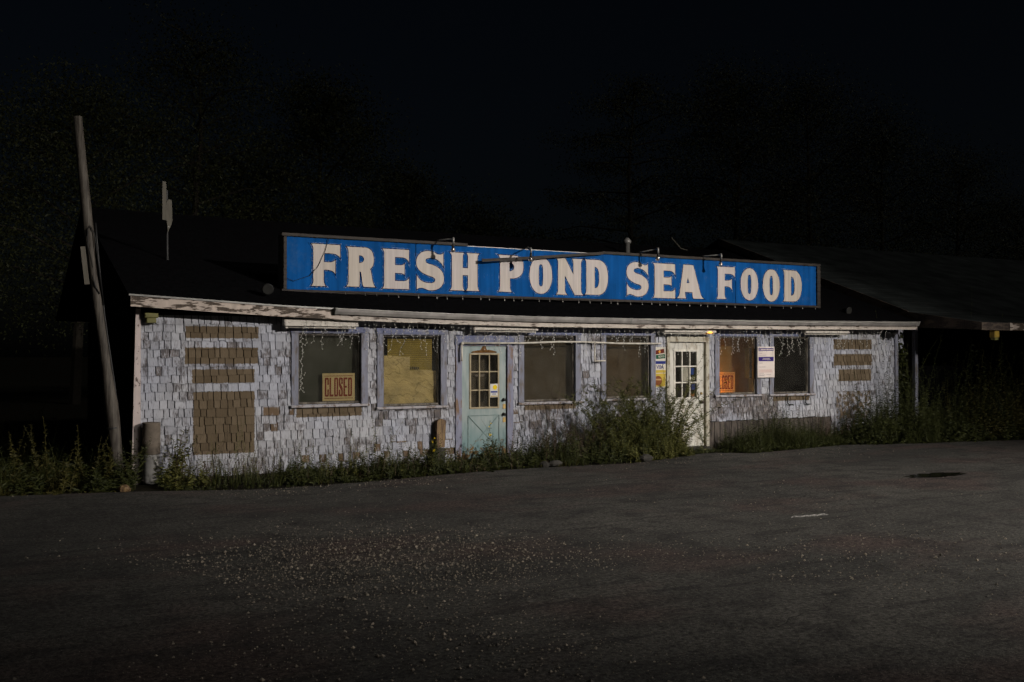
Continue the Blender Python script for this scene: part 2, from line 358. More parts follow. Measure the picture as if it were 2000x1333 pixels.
# ------------------------------------------------------------------ ground
def zgrid(name, xs, ys, zf, mat):
    mb = MB(); nx = len(xs)
    mb.v = [(x, y, zf(x, y)) for y in ys for x in xs]
    mb.f = [(j*nx+i, j*nx+i+1, (j+1)*nx+i+1, (j+1)*nx+i) for j in range(len(ys)-1) for i in range(nx-1)]; mb.m = [0]*len(mb.f)
    return mb.build(name, mat)
g = zgrid('ground', [-400, -60, -20, 0, 20, 60, 400], [-400, -60, -10, 0, 20, 60, 400], lambda x, y: -0.02, M['soil'])
tag(g, 'dark weedy soil around and behind the building', None, None, 'structure')
EDGE = [(-90, 12.0), (-20, 3.2), (-6, 0.6), (-1.92, -0.55), (-0.25, -1.0), (1.76, -1.65), (4.9, -1.35), (6.4, -1.32), (8.3, -1.42), (9.9, -0.95), (10.7, -0.62), (11.5, -1.2), (14.5, -0.75), (16.1, -1.45), (19.3, -1.8), (40, -2.6), (90, -4)]
def edge_y(x):
    for (a, b), (c, d) in zip(EDGE, EDGE[1:]):
        if a <= x <= c: return b + (d - b) * (x - a) / (c - a)
    return EDGE[-1][1]
def lot():
    mb = MB(); xs = [-90, -60, -40, -28] + [-20 + 0.35 * i for i in range(150)] + [36, 45, 60, 90]
    rr = random.Random(3); rows = 26
    for j in range(rows + 1):
        u = j / rows
        for x in xs:
            e = edge_y(x) + (rr.uniform(-0.06, 0.06) if j == 0 else 0)
            y = e + (-60 - e) * (u ** 2.6)
            z = 0.0 + 0.015 * math.sin(x * 0.9 + y * 0.4) * math.sin(y * 0.7 - x * 0.2) if 0 < j else -0.012
            z *= 1 - math.exp(-((x - 11.6) / 2.2) ** 2 - ((y + 5.4) / 2.2) ** 2)
            mb.v.append((x, y, z))
    nx = len(xs)
    mb.f = [(j*nx+i, (j+1)*nx+i, (j+1)*nx+i+1, j*nx+i+1) for j in range(rows) for i in range(nx-1)]; mb.m = [0]*len(mb.f)
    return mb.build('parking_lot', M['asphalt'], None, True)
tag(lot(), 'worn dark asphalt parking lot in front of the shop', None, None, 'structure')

def pebbles():
    mb = MB(); rr = random.Random(11)
    zones = [(1.2, -6.7, 1.6, 0.85, 4200), (1.7, -8.3, 1.0, 0.9, 2600), (2.6, -9.9, 1.0, 0.7, 1600), (0.3, -7.4, 0.9, 0.8, 1500), (4.6, -9.6, 2.2, 1.0, 1800), (0.8, -10.0, 1.8, 0.9, 2200), (4, -6.5, 5, 2.6, 2600), (1.2, -2.0, 2.4, 0.3, 700), (5, -1.7, 4, 0.25, 700), (10, -1.6, 4, 0.4, 500)]
    for cx, cy, sx, sy, n in zones:
        for _ in range(n):
            x, y = rr.gauss(cx, sx), rr.gauss(cy, sy)
            if y > edge_y(x) - 0.02: continue
            r = 0.003 + 0.008 * rr.random() ** 2 + 0.012 * rr.random() ** 12
            a = rr.uniform(0, 6.3); ca, sa = math.cos(a) * r, math.sin(a) * r; k = rr.uniform(0.6, 1)
            z = 0.001
            mb.add([(x+ca, y+sa, z), (x-sa*k, y+ca*k, z), (x-ca, y-sa, z), (x+sa*k, y-ca*k, z), (x+rr.uniform(-.3,.3)*r, y, z+r*0.8), (x, y, z-r*0.8)],
                   [(0,1,4),(1,2,4),(2,3,4),(3,0,4),(1,0,5),(2,1,5),(3,2,5),(0,3,5)])
    o = mb.build('gravel', M['pebble']); tag(o, 'loose pale gravel scattered over the asphalt', 'gravel', None, 'stuff')
pebbles()

# ------------------------------------------------------------------ the shop
SAG = [(-0.4, 2.915), (-0.17, 2.906), (0.93, 2.85), (2.07, 2.79), (3.1, 2.757), (4.9, 2.715), (6.87, 2.687), (9.33, 2.688), (12.7, 2.702), (17.4, 2.746), (19, 2.76)]
def zs(x):
    for (a, b), (c, d) in zip(SAG, SAG[1:]):
        if a <= x <= c: return b + (d - b) * (x - a) / (c - a)
    return SAG[-1][1]
LEN = 17.1
shop = thing('shop_building', 'long low shingled shop with peeling white paint and boarded front windows', 'building', (8.5, 0, 0))
OPEN = {'w1': (2.53, 3.645, 1.15, 2.345), 'w2': (4.05, 5.154, 1.08, 2.33), 'd1': (5.575, 6.52, 0.06, 2.145), 'w3': (6.875, 8.031, 1.09, 2.345),
        'w4': (8.74, 9.842, 1.11, 2.355), 'd2': (10.235, 11.347, 0.03, 2.345), 'w5': (11.633, 12.691, 1.125, 2.36), 'w6': (13.171, 14.258, 1.115, 2.37)}
def grid_wall(name, x0, x1, z0, z1, openings, yf, yb, mat, parent):
    xs = sorted({x0, x1, *[q for o in openings for q in o[:2]]}); zz = sorted({z0, z1, *[q for o in openings for q in o[2:]]})
    inside = lambda x, z: any(a < x < b and c < z < d for a, b, c, d in openings)
    mb = MB(); idx = {}
    def vid(i, j, k):
        if (i, j, k) not in idx: idx[(i, j, k)] = len(mb.v); mb.v.append((xs[i], (yf, yb)[k], zz[j]))
        return idx[(i, j, k)]
    solid = lambda i, j: 0 <= i < len(xs)-1 and 0 <= j < len(zz)-1 and not inside((xs[i]+xs[i+1])/2, (zz[j]+zz[j+1])/2)
    for i in range(len(xs)-1):
        for j in range(len(zz)-1):
            if not solid(i, j): continue
            mb.f.append((vid(i,j,0), vid(i+1,j,0), vid(i+1,j+1,0), vid(i,j+1,0)))
            mb.f.append((vid(i,j,1), vid(i,j+1,1), vid(i+1,j+1,1), vid(i+1,j,1)))
            for di, dj, a, b in ((-1,0,(i,j),(i,j+1)), (1,0,(i+1,j+1),(i+1,j)), (0,-1,(i+1,j),(i,j)), (0,1,(i,j+1),(i+1,j+1))):
                if not solid(i+di, j+dj): mb.f.append((vid(*a,0), vid(*b,0), vid(*b,1), vid(*a,1)))
    mb.m = [0]*len(mb.f)
    return mb.build(name, mat, parent)
wall = grid_wall('wall', 0.0, LEN, -0.02, 2.66, list(OPEN.values()), 0.022, 0.14, M['sheath'], shop)
# side and back walls, floor
sw = MB().box(0.0, 0.12, 0.142, 7.0, -0.02, 2.66).box(17.0, LEN, 0.142, 7.0, -0.02, 2.66).box(0.122, 16.998, 6.9, 7.0, -0.02, 2.66)
for nm, a in (('side_wall', (0.0, 0.12, 0.142, 7.0)), ('side_wall', (16.98, LEN, 0.142, 7.0)), ('back_wall', (0.122, 16.978, 6.9, 7.0))):
    MB().box(*a, -0.02, 2.66).build(nm, M['sheath'], shop)
MB().box(0.122, 16.978, 0.142, 6.898, 0.0, 0.05).build('floor', M['room'], shop)

# trim around openings blocks shingles
TR = 0.115
BLOCK = []
for k, (a, b, c, d) in OPEN.items():
    if k[0] == 'w': BLOCK.append((a - TR, b + TR, c - 0.02, d + 0.13))
    elif k == 'd1': BLOCK.append((a - 0.13, b + 0.13, -0.05, d + 0.19))
    else: BLOCK.append((a - 0.01, b + 0.01, -0.05, d + 0.01))
BLOCK.append((9.90, 10.235, 1.30, 2.13))
BLOCK.append((11.36, 14.92, -0.05, 0.575))
SHING = []      # (x0,x1,z0,z1,seed)
def lay(x0, x1, z0, z1, yoff=0.0):
    z = z0; row = 0
    while z < z1 - 0.03:
        h = 0.135 + R.uniform(-0.006, 0.006)
        if 4 <= row <= 6 and R.random() < 0.5: h += 0.02
        x = x0 - R.uniform(0, 0.1)
        while x < x1:
            wd = R.choice((0.085, 0.105, 0.125, 0.125, 0.145, 0.175)) * R.uniform(0.92, 1.1)
            a, b = max(x, x0), min(x + wd, x1); x += wd
            if b - a < 0.025: continue
            c, d = z, min(z + h, z1); segs = [(a, b, c, d)]
            for (p, q, r, s) in BLOCK:
                nxt = []
                for (a1, b1, c1, d1) in segs:
                    if b1 <= p or a1 >= q or d1 <= r + 0.01 or c1 >= s - 0.01: nxt.append((a1, b1, c1, d1)); continue
                    if c1 < r < d1 and r - c1 > 0.03: nxt.append((a1, b1, c1, r))
                    if c1 < s < d1 and d1 - s > 0.03: nxt.append((a1, b1, s, d1))
                    if a1 < p: nxt.append((a1, p, c1, d1))
                    if b1 > q: nxt.append((q, b1, c1, d1))
                segs = nxt
            for sg in segs:
                if sg[1] - sg[0] > 0.02: SHING.append(sg + (yoff,))
        z += h; row += 1
lay(0.03, LEN, 0.04, 2.60)
def shingle_geo(mb, a, b, c, d, yo, rr, rel=None):
    g_ = 0.0058; lift = rr.uniform(0.012, 0.024); sk = rr.uniform(-0.004, 0.004); j0 = rr.uniform(-0.016, 0.008); j1 = j0 + rr.uniform(-0.006, 0.006)
    if (d - c) < 0.1: j0 = j1 = 0
    chip = rr.random() < 0.12 and b - a > 0.08
    x0, x1 = a + g_, b - g_ - rr.uniform(0, .003); yt = 0.012 - 0.008; yb = -lift
    bot = [(x0 + sk, yb + rr.uniform(-.003, .003), c + j0)]
    if chip:
        m = rr.uniform(0.25, 0.75); bot.append((x0 + (x1 - x0) * m, yb, c + (j0 + j1) / 2 + rr.uniform(0.0, 0.004))); j1 += rr.uniform(0.005, 0.028)
    bot.append((x1 + sk, yb + rr.uniform(-.003, .003), c + j1))
    top = [(x1, yt, d + 0.012), (x0, yt, d + 0.012)]
    fr = bot + top; n = len(fr); yback = 0.0215
    back = [(p[0], yback, p[2]) for p in fr]
    vs = [(p[0], p[1] + yo, p[2]) for p in fr + back]
    if rel: vs = [(p[0]-rel[0], p[1]-rel[1], p[2]-rel[2]) for p in vs]
    mb.add(vs, [tuple(range(n))] + [(i, i+n, (i+1) % n+n, (i+1) % n) for i in range(n)])
# the 300 that show largest are single parts; the rest one joined part
CAMV = Vector(cam.location)
def showing(sg):
    c = Vector(((sg[0]+sg[1])/2, 0, (sg[2]+sg[3])/2)); d = c - CAMV
    low = 0.25 if (c.z < 0.45) else 1.0
    return (sg[1]-sg[0]) * (sg[3]-sg[2]) * abs(d.y) / d.length**3 * low
order = sorted(range(len(SHING)), key=lambda i: -showing(SHING[i]))
single = set(order[:300]); rest = MB()
for i, sg in enumerate(SHING):
    if i in single:
        mb = MB(); c = ((sg[0]+sg[1])/2, 0.0, sg[2]); shingle_geo(mb, *sg, R, c)
        me = bpy.data.meshes.new('shingle'); me.from_pydata(mb.v, [], mb.f); me.materials.append(M['shingle']); me.update()
        link(bpy.data.objects.new('shingle', me), wall, c)
    else: shingle_geo(rest, *sg, R)
o = rest.build('shingle_field', M['shingle'], wall); tag(o, None, None, None, 'stuff')
# lower skirting boards under the last two windows
x = 11.37
while x < 14.9:
    wd = R.uniform(0.13, 0.17); MB().bbox(x + 0.003, min(x + wd, 14.9) - 0.003, -0.005 + R.uniform(-.004, .004), 0.020, 0.0, 0.565 + R.uniform(-.02, .0), 0.004).build('skirting_plank', M['skirt'], shop); x += wd
# left corner post, slightly out of plumb
cp = MB().add([(-0.10,-0.045,-0.02),(0.03,-0.045,-0.02),(0.03,0.02,-0.02),(-0.10,0.02,-0.02),(-0.045,-0.045,2.70),(0.028,-0.045,2.70),(0.028,0.02,2.70),(-0.045,0.02,2.70)],
        [(0,3,2,1),(4,5,6,7),(0,1,5,4),(1,2,6,5),(2,3,7,6),(3,0,4,7)])
cp.build('corner_post', M['post'], shop)
MB().bbox(17.03, LEN + 0.03, -0.05, 0.02, 0, 2.6).build('corner_post', M['lav_trim'], shop)

# windows
def window(key):
    a, b, c, d = OPEN[key]; rr = random.Random(key)
    fr = MB()
    fr.prism([(a-TR, c-0.012), (a, c-0.012), (a, d), (b, d), (b, c-0.012), (b+TR, c-0.012), (b+TR, d+0.012), (a-TR, d+0.012)], -0.034, 0.018)
    win = fr.build('window', M['lav_trim'], shop)
    MB().bbox(a-TR-0.02, b+TR+0.02, -0.045, 0.018, d+0.0135, d+0.125).build('head_board', M['blue_trim'], win)
    MB().bbox(a-TR-0.02, b+TR+0.02, -0.075, 0.02, c-0.055, c-0.0135, 0.008).build('sill', M['sill'], win)
    e = 0.032
    MB().prism([(a, c), (b, c), (b, d), (a, d)], 0.03, 0.07).build  # (outline only)
    s = MB(); s.box(a+.001, a+e, 0.03, 0.075, c+.001, d-.001); sash = s
    for bx in ((a+e, b-e, 0.031, 0.074, c+.001, c+e), (b-e, b-.001, 0.03, 0.075, c+.001, d-.001), (a+e, b-e, 0.031, 0.074, d-e, d-.001)): sash.box(*bx)
    sash.build('sash', M['sash'], win)
    MB().box(a+e*.6, b-e*.6, 0.050, 0.056, c+e*.6, d-e*.6).build('pane', M['glass'], win)
    return win
WINS = {k: window(k) for k in OPEN if k[0] == 'w'}

# what stands behind the panes: boards, paper, blind
def backing(name, x0, x1, y, z0, z1, mat, label, cat='panel'):
    return solo(MB().box(x0, x1, y, y + 0.012, z0, z1), name, mat, label, cat, ((x0+x1)/2, y, z0))
M['b1'] = pap('olive_grey_board', (0.046, 0.046, 0.036), 0.12)
M['b3'] = pap('dark_brown_board', (0.068, 0.050, 0.034), 0.12)
M['b4'] = pap('warm_brown_board', (0.078, 0.050, 0.029), 0.12)
M['b5'] = pap('amber_board', (0.20, 0.125, 0.055), 0.12)
M['b6'] = pap('olive_brown_board', (0.10, 0.08, 0.042), 0.2)
backing('interior_board', 2.3, 3.9, 0.17, 0.6, 2.6, M['b1'], 'olive grey board inside the window nearest the left end')
backing('interior_board', 6.66, 8.30, 0.20, 0.6, 2.6, M['b3'], 'dark brown board inside the window right of the teal door')
backing('interior_board', 8.5, 10.18, 0.20, 0.6, 2.6, M['b4'], 'warm brown board inside the window behind the tall bush')
backing('interior_board', 11.40, 13.02, 0.62, 0.6, 2.6, M['b5'], 'amber lit board inside the window with the second closed card')
backing('interior_board', 13.06, 14.95, 0.21, 0.6, 2.6, M['b6'], 'olive brown board inside the last window on the right')
backing('interior_board', 3.95, 5.4, 0.50, 0.6, 2.6, M['room'], 'dark board behind the papered window')
solo(MB().prism([(13.86, 1.10), (14.33, 1.10), (14.33, 1.56), (14.08, 1.62), (13.86, 1.80)], 0.15, 0.162), 'cardboard_sheet', pap('amber_cardboard', (0.24, 0.17, 0.06), .2), 'tan cardboard sheet leaning inside the last window on the right', 'cardboard', (14.1, 0.15, 1.10))
solo(MB().bbox(12.64, 12.86, 0.16, 0.30, 1.46, 2.12), 'speaker_box', M['black'], 'black upright box inside the amber window behind the notice', 'box', (12.75, 0.23, 1.46))
# papered window
bl = thing('window_blind', 'yellowed slatted blind hanging in the papered window', 'blind', (4.65, 0.16, 2.05))
for i in range(18):
    z = 1.66 + i * 0.034
    MB().add([(4.20, 0.155, z), (5.06, 0.155, z), (5.06, 0.165, z+0.03), (4.20, 0.165, z+0.03), (4.20, 0.158, z), (5.06, 0.158, z), (5.06, 0.168, z+0.03), (4.20, 0.168, z+0.03)],
             [(0,1,2,3),(7,6,5,4),(0,4,5,1),(1,5,6,2),(2,6,7,3),(3,7,4,0)]).build('slat', M['blind'], bl)
def sheet(x0, x1, z0, z1, y, label, seed):
    rr = random.Random(seed); mb = MB(); nx, nz = 10, 10
    ph = rr.uniform(0, 6)
    P_ = lambda i, j, k: (x0+(x1-x0)*i/nx, y + 0.016*math.sin(i*0.8+ph+j*0.5) * math.sin(j*0.6+ph) + 0.002*k, z0+(z1-z0)*j/nz + 0.012*math.sin(i*.5+ph)*(j == nz))
    mb.v = [P_(i, j, 0) for j in range(nz+1) for i in range(nx+1)]
    mb.f = [(j*(nx+1)+i, j*(nx+1)+i+1, (j+1)*(nx+1)+i+1, (j+1)*(nx+1)+i) for j in range(nz) for i in range(nx)]; mb.m = [0]*len(mb.f)
    n0 = len(mb.v); mb.v += [(p[0], p[1]+0.002, p[2]) for p in mb.v]; mb.f += [tuple(q+n0 for q in f[::-1]) for f in mb.f[:]]; mb.m = [0]*len(mb.f)
    return solo(mb, 'paper_sheet', M['kraft'], label, 'paper', ((x0+x1)/2, y, z0), None, True)
sheet(4.10, 4.60, 1.115, 1.955, 0.092, 'taller left sheet of brown paper in the papered window', 1)
sheet(4.58, 5.13, 1.115, 1.70, 0.125, 'lower right sheet of brown paper in the papered window', 2)

# lettering helper (built-in font) -> mesh
def text_mesh(txt, width, height, bold=0.0, depth=0.001):
    cu = bpy.data.curves.new('t', 'FONT'); cu.body = txt; cu.offset = bold; cu.extrude = 0.0; cu.fill_mode = 'FRONT'; cu.resolution_u = 3
    ob = bpy.data.objects.new('t', cu); col.objects.link(ob)
    me = bpy.data.meshes.new_from_object(ob.evaluated_get(bpy.context.evaluated_depsgraph_get()))
    bpy.data.objects.remove(ob)
    xs = [v.co.x for v in me.vertices]; ys = [v.co.y for v in me.vertices]; x0, x1, y0, y1 = min(xs), max(xs), min(ys), max(ys)
    for v in me.vertices: v.co = Vector(((v.co.x-x0)/(x1-x0)*width, 0, (v.co.y-y0)/(y1-y0)*height))
    return me
def put_text(txt, x, y, z, wd, ht, mat, parent, name='lettering', bold=0.0, rot=0.0):
    me = text_mesh(txt, wd, ht, bold); me.materials.append(mat)
    o = link(bpy.data.objects.new(name, me), parent, (x, y, z)); o.rotation_euler = (0, rot, 0); return o

def path(s):
    out = []; cur = None
    t = s.replace(',', ' ').split(); i = 0
    while i < len(t):
        k = t[i]; i += 1
        if k in 'ML': cur = (float(t[i]), float(t[i+1])); i += 2; out.append(cur)
        elif k == 'Q':
            q = [float(v) for v in t[i:i+4]]; i += 4; p0 = cur
            for n_ in range(1, 7):
                u = n_/6; out.append(((1-u)**2*p0[0]+2*u*(1-u)*q[0]+u*u*q[2], (1-u)**2*p0[1]+2*u*(1-u)*q[1]+u*u*q[3]))
            cur = (q[2], q[3])
        elif k == 'C':
            q = [float(v) for v in t[i:i+6]]; i += 6; p0 = cur
            for n_ in range(1, 9):
                u = n_/8; v = 1-u
                out.append((v**3*p0[0]+3*u*v*v*q[0]+3*u*u*v*q[2]+u**3*q[4], v**3*p0[1]+3*u*v*v*q[1]+3*u*u*v*q[3]+u**3*q[5]))
            cur = (q[4], q[5])
    return out
STEM = 'Q .07 .95 .07 .87 L .07 .13 Q .07 .05 0 0'
GL = {
 'F': ['M 0 1 '+STEM+' L .50 0 Q .43 .06 .43 .15 L .43 .395 L .56 .395 Q .76 .39 .83 .30 L .83 .63 Q .76 .58 .60 .575 L .44 .575 L .44 .79 L .72 .79 Q .92 .78 1 .69 L 1 1'],
 'R': ['M 0 1 '+STEM+' L .42 0 Q .45 .02 .45 .08 L .45 .38 L .50 .38 L .56 .06 Q .57 .02 .60 0 L 1 0 Q .93 .06 .90 .16 L .84 .40 Q .83 .445 .81 .455 C .93 .52 .95 .64 .94 .74 C .92 .9 .84 1 .62 1', 'M .43 .80 C .55 .80 .60 .75 .60 .70 C .60 .64 .54 .60 .43 .60'],
 'E': ['M 0 1 '+STEM+' L 1 0 L 1 .28 Q .93 .20 .78 .20 L .47 .20 L .47 .40 L .66 .40 Q .78 .40 .83 .36 L .83 .645 Q .78 .60 .66 .60 L .47 .60 L .47 .80 L .76 .80 Q .93 .79 1 .68 L 1 1'],
 'S': ['M .97 .96 L .98 .62 C .88 .76 .70 .82 .55 .83 C .40 .83 .32 .79 .33 .74 C .34 .69 .42 .68 .50 .665 C .80 .62 1 .50 1 .31 C 1 .12 .80 0 .52 0 C .36 0 .28 .065 .17 .06 C .10 .06 .06 .04 .02 .015 L .02 .37 C .10 .25 .25 .19 .45 .185 C .60 .18 .68 .21 .68 .27 C .68 .32 .60 .345 .50 .36 C .2 .42 0 .52 0 .70 C 0 .9 .2 1 .44 1 C .62 1 .70 .93 .84 .92 C .90 .92 .94 .94 .97 .96'],
 'H': ['M 0 1 '+STEM+' L .49 0 Q .43 .05 .43 .13 L .43 .41 L .61 .41 L .61 .13 Q .61 .05 .55 0 L 1 0 Q .93 .05 .93 .15 L .93 .85 Q .93 .95 1 1 L .57 1 Q .61 .95 .61 .88 L .61 .60 L .43 .60 L .43 .88 Q .43 .95 .47 1'],
 'P': ['M 0 1 '+STEM+' L .53 0 Q .46 .05 .46 .15 L .46 .37 C .8 .36 1 .48 1 .68 C 1 .9 .86 1 .62 1', 'M .44 .79 C .56 .79 .63 .75 .63 .68 C .63 .62 .56 .57 .44 .57'],
 'O': ['M .5 1 C .2 1 0 .80 0 .52 C 0 .22 .2 0 .5 0 C .8 0 1 .22 1 .50 C 1 .80 .8 1 .5 1', 'M .5 .80 C .59 .80 .60 .72 .60 .5 C .60 .28 .59 .20 .5 .20 C .41 .20 .40 .28 .40 .5 C .40 .72 .41 .80 .5 .80'],
 'N': ['M 0 1 '+STEM+' L .40 0 Q .32 .05 .315 .15 L .315 .53 L .68 0 L 1 0 Q .91 .05 .91 .14 L .91 .86 Q .91 .95 .98 1 L .57 1 Q .63 .95 .63 .85 L .63 .56 L .33 1'],
 'D': ['M 0 1 Q .06 .95 .06 .87 L .06 .13 Q .06 .05 0 0 L .55 0 C .86 0 1 .22 1 .5 C 1 .8 .86 1 .55 1', 'M .42 .80 C .56 .80 .62 .68 .62 .5 C .62 .32 .58 .18 .42 .19'],
 'cC': ['M 1 .62 L 1 .85 Q 1 1 .8 1 L .2 1 Q 0 1 0 .85 L 0 .15 Q 0 0 .2 0 L .8 0 Q 1 0 1 .15 L 1 .38 L .64 .38 L .64 .14 Q .64 .09 .5 .09 Q .38 .09 .38 .14 L .38 .86 Q .38 .91 .5 .91 Q .64 .91 .64 .86 L .64 .62'],
 'cL': ['M 0 1 L .40 1 L .40 .11 L 1 .11 L 1 0 L 0 0'],
 'cO': ['M .2 1 Q 0 1 0 .85 L 0 .15 Q 0 0 .2 0 L .8 0 Q 1 0 1 .15 L 1 .85 Q 1 1 .8 1', 'M .5 .91 Q .62 .91 .62 .86 L .62 .14 Q .62 .09 .5 .09 Q .38 .09 .38 .14 L .38 .86 Q .38 .91 .5 .91'],
 'cS': ['M 1 .66 L 1 .85 Q 1 1 .8 1 L .2 1 Q 0 1 0 .85 L 0 .68 Q 0 .58 .12 .52 L .62 .30 L .62 .14 Q .62 .09 .5 .09 Q .38 .09 .38 .14 L .38 .36 L 0 .36 L 0 .15 Q 0 0 .2 0 L .8 0 Q 1 0 1 .15 L 1 .34 Q 1 .43 .88 .49 L .38 .71 L .38 .86 Q .38 .91 .5 .91 Q .62 .91 .62 .86 L .62 .66'],
 'cE': ['M 0 1 L 1 1 L 1 .90 L .40 .90 L .40 .56 L .85 .56 L .85 .46 L .40 .46 L .40 .10 L 1 .10 L 1 0 L 0 0'],
 'cD': ['M 0 1 L .75 1 Q 1 1 1 .85 L 1 .15 Q 1 0 .75 0 L 0 0', 'M .38 .90 L .38 .10 L .52 .10 Q .63 .10 .63 .17 L .63 .83 Q .63 .90 .52 .90'],
 'A': ['M .24 1 L .10 .15 Q .08 .05 0 0 L .33 0 Q .29 .06 .29 .19 L .57 .19 Q .57 .06 .60 0 L 1 0 Q .90 .05 .87 .14 L .60 1', 'M .40 .62 L .35 .46 L .46 .46'],
}
def glyph(ch, x0, x1, z0, z1, y, depth, off, name, mat, parent):
    cu = bpy.data.curves.new('g', 'CURVE'); cu.dimensions = '2D'; cu.fill_mode = 'BOTH'; cu.extrude = depth; cu.offset = off
    for cont in GL[ch]:
        p = path(cont); sp = cu.splines.new('POLY'); sp.points.add(len(p)-1); sp.use_cyclic_u = True
        for q, (u, v) in zip(sp.points, p): q.co = (u*(x1-x0), v*(z1-z0), 0, 1)
    ob = bpy.data.objects.new('g', cu); col.objects.link(ob)
    me = bpy.data.meshes.new_from_object(ob.evaluated_get(bpy.context.evaluated_depsgraph_get())); bpy.data.objects.remove(ob)
    for v in me.vertices: v.co = Vector((v.co.x, -v.co.z, v.co.y))
    me.name = name; me.materials.clear(); me.materials.append(mat)
    return link(bpy.data.objects.new(name, me), parent, (x0, y, z0))
M['closed_flat'] = pap('closed_card_dull', (0.52, 0.39, 0.20), 0.1)
def closed_card(x0, x1, z0, z1, y, label, cm='closed_bg'):
    t = thing('closed_sign', label, 'sign', ((x0+x1)/2, y, z0))
    MB().bbox(x0, x1, y, y + 0.008, z0, z1, 0.002).build('card', M[cm], t)
    h = z1 - z0; wd = x1 - x0
    for zz in (z0 + h*0.085, z1 - h*0.11):
        MB().box(x0 + wd*.06, x1 - wd*.06, y - 0.002, y - 0.0008, zz, zz + h*0.022).build('border', M['closed_red'], t)
    # tall condensed block letters, one by one
    for i, chh in enumerate('CLOSED'):
        lw = wd * 0.86 / 6
        glyph('c' + chh, x0 + wd*0.07 + i*lw, x0 + wd*0.07 + (i+.86)*lw, z0 + h*0.16, z0 + h*0.84, y - 0.0018, .0006, 0.0, 'letter', M['closed_red'], t)
    return t
put_text('STED', 4.62, 0.150, 1.715, 0.18, 0.05, M['black'], bl, 'lettering', 0.02)
closed_card(2.985, 3.565, 1.19, 1.665, 0.085, 'tan card with red CLOSED in the dark window nearest the left end', 'closed_flat')
closed_card(11.60, 12.165, 1.165, 1.60, 0.085, 'orange glowing CLOSED card in the amber lit window')

MB().box(11.352, 11.372, 0.142, 1.9, 0.052, 2.6).build('light_blocker', M['room'], shop)  # added panel that keeps the amber lamp out of the cream door panes
MB().box(13.032, 13.048, 0.142, 1.9, 0.052, 2.6).build('light_blocker', M['room'], shop)  # added panel that stops amber light leaking behind the last window
# warm lamp inside, left of the amber window
il = thing('interior_lamp', 'amber lamp glowing inside the wall left of the amber window', 'lamp', (11.46, 0.40, 1.30))
MB().lathe((11.46, 0.145, 1.34), (0, 1, 0), [(0, 0.05), (0.02, 0.05), (0.03, 0.02), (0.20, 0.02)], 10).build('bracket', M['black'], il)
MB().lathe((11.46, 0.40, 1.36), (0, 0, -1), [(-0.02, 0.012), (0.0, 0.022), (0.05, 0.032), (0.08, 0.02), (0.09, 0.004)], 10).build('bulb', emis('amber_bulb', (1, 0.5, 0.12), 3), il, True)
ld = bpy.data.lights.new('amber_light', 'POINT'); ld.energy = 125; ld.color = (1, 0.45, 0.06); ld.shadow_soft_size = 0.05
lo = bpy.data.objects.new('amber_light', ld); link(lo, il, (11.46, 0.46, 1.30))

# teal door
a, b, c, d = OPEN['d1']
d1 = MB()
gx0, gx1, gz0, gz1 = 5.745, 6.36, 0.985, 2.005
d1.prism([(a+.012, c+.01), (b-.012, c+.01), (b-.012, gz0), (a+.012, gz0)], 0.012, 0.055)
d1.box(a+.012, gx0, 0.012, 0.055, gz0, gz1); d1.box(gx1, b-.012, 0.012, 0.055, gz0, gz1); d1.box(a+.012, b-.012, 0.012, 0.055, gz1, d-.008)
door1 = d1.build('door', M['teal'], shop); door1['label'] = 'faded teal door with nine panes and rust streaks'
df = MB().prism([(a-0.125, 0.0), (a, 0.0), (a, d), (b, d), (b, 0.0), (b+0.125, 0.0), (b+0.125, d+0.012), (a-0.125, d+0.012)], -0.03, 0.019)
df.build('door_frame', M['rot_frame'], door1)
MB().bbox(a-0.14, b+0.14, -0.042, 0.018, d+0.0135, d+0.185).build('head_board', M['blue_trim'], door1)
MB().box(gx0, gx1, 0.034, 0.040, gz0, gz1).build('pane', M['glass'], door1)
e = 0.03
for bx in ((gx0-.004, gx0+e, gz0, gz1), (gx1-e, gx1+.004, gz0, gz1), (gx0+e, gx1-e, gz0, gz0+e), (gx0+e, gx1-e, gz1-e, gz1)):
    MB().bbox(bx[0], bx[1], -0.004, 0.030, bx[2], bx[3], .003).build('glazing_bar', M['muntin'], door1)
for i in (1, 2):
    xx = gx0 + (gx1-gx0)*i/3; zz = gz0 + (gz1-gz0)*i/3
    MB().bbox(xx-.011, xx+.011, 0.0, 0.030, gz0+e, gz1-e, .003).build('glazing_bar', M['muntin'], door1)
    MB().bbox(gx0+e, gx1-e, 0.002, 0.029, zz-.011, zz+.011, .003).build('glazing_bar', M['muntin'], door1)
# brace pattern on the lower panel
bx0, bx1, bz0, bz1 = 5.72, 6.36, 0.22, 0.86
for p, q in (((bx0, bz0), (bx1, bz1)), ((bx0, bz1), (bx1, bz0)), ((bx0, bz0), (bx1, bz0)), ((bx0, bz1), (bx1, bz1)), ((bx0, bz0), (bx0, bz1)), ((bx1, bz0), (bx1, bz1))):
    MB().bar((p[0], 0.008, p[1]), (q[0], 0.008, q[1]), 0.012, 0.014, (0, 1, 0)).build('brace_strip', M['teal_dark'], door1)
rr = random.Random(5)
rust = MB().prism([(5.78+0.53*i/16, 2.012) for i in range(17)] + [(6.31-0.53*i/16, 2.03 + 0.035*math.sin(math.pi*i/16) + (0.06 if 6 < i < 10 else 0) + rr.uniform(0, .012)) for i in range(17)], 0.008, 0.0125)
rust.build('rust_stain', M['rust'], door1)
for z in (1.14, 0.87): MB().lathe((6.455, 0.012, z), (0, -1, 0), [(0, .030), (.008, .030), (.012, .012), (.03, .012), (.036, .026), (.052, .030), (.062, .022)], 12).build('knob', M['black'], door1, True)
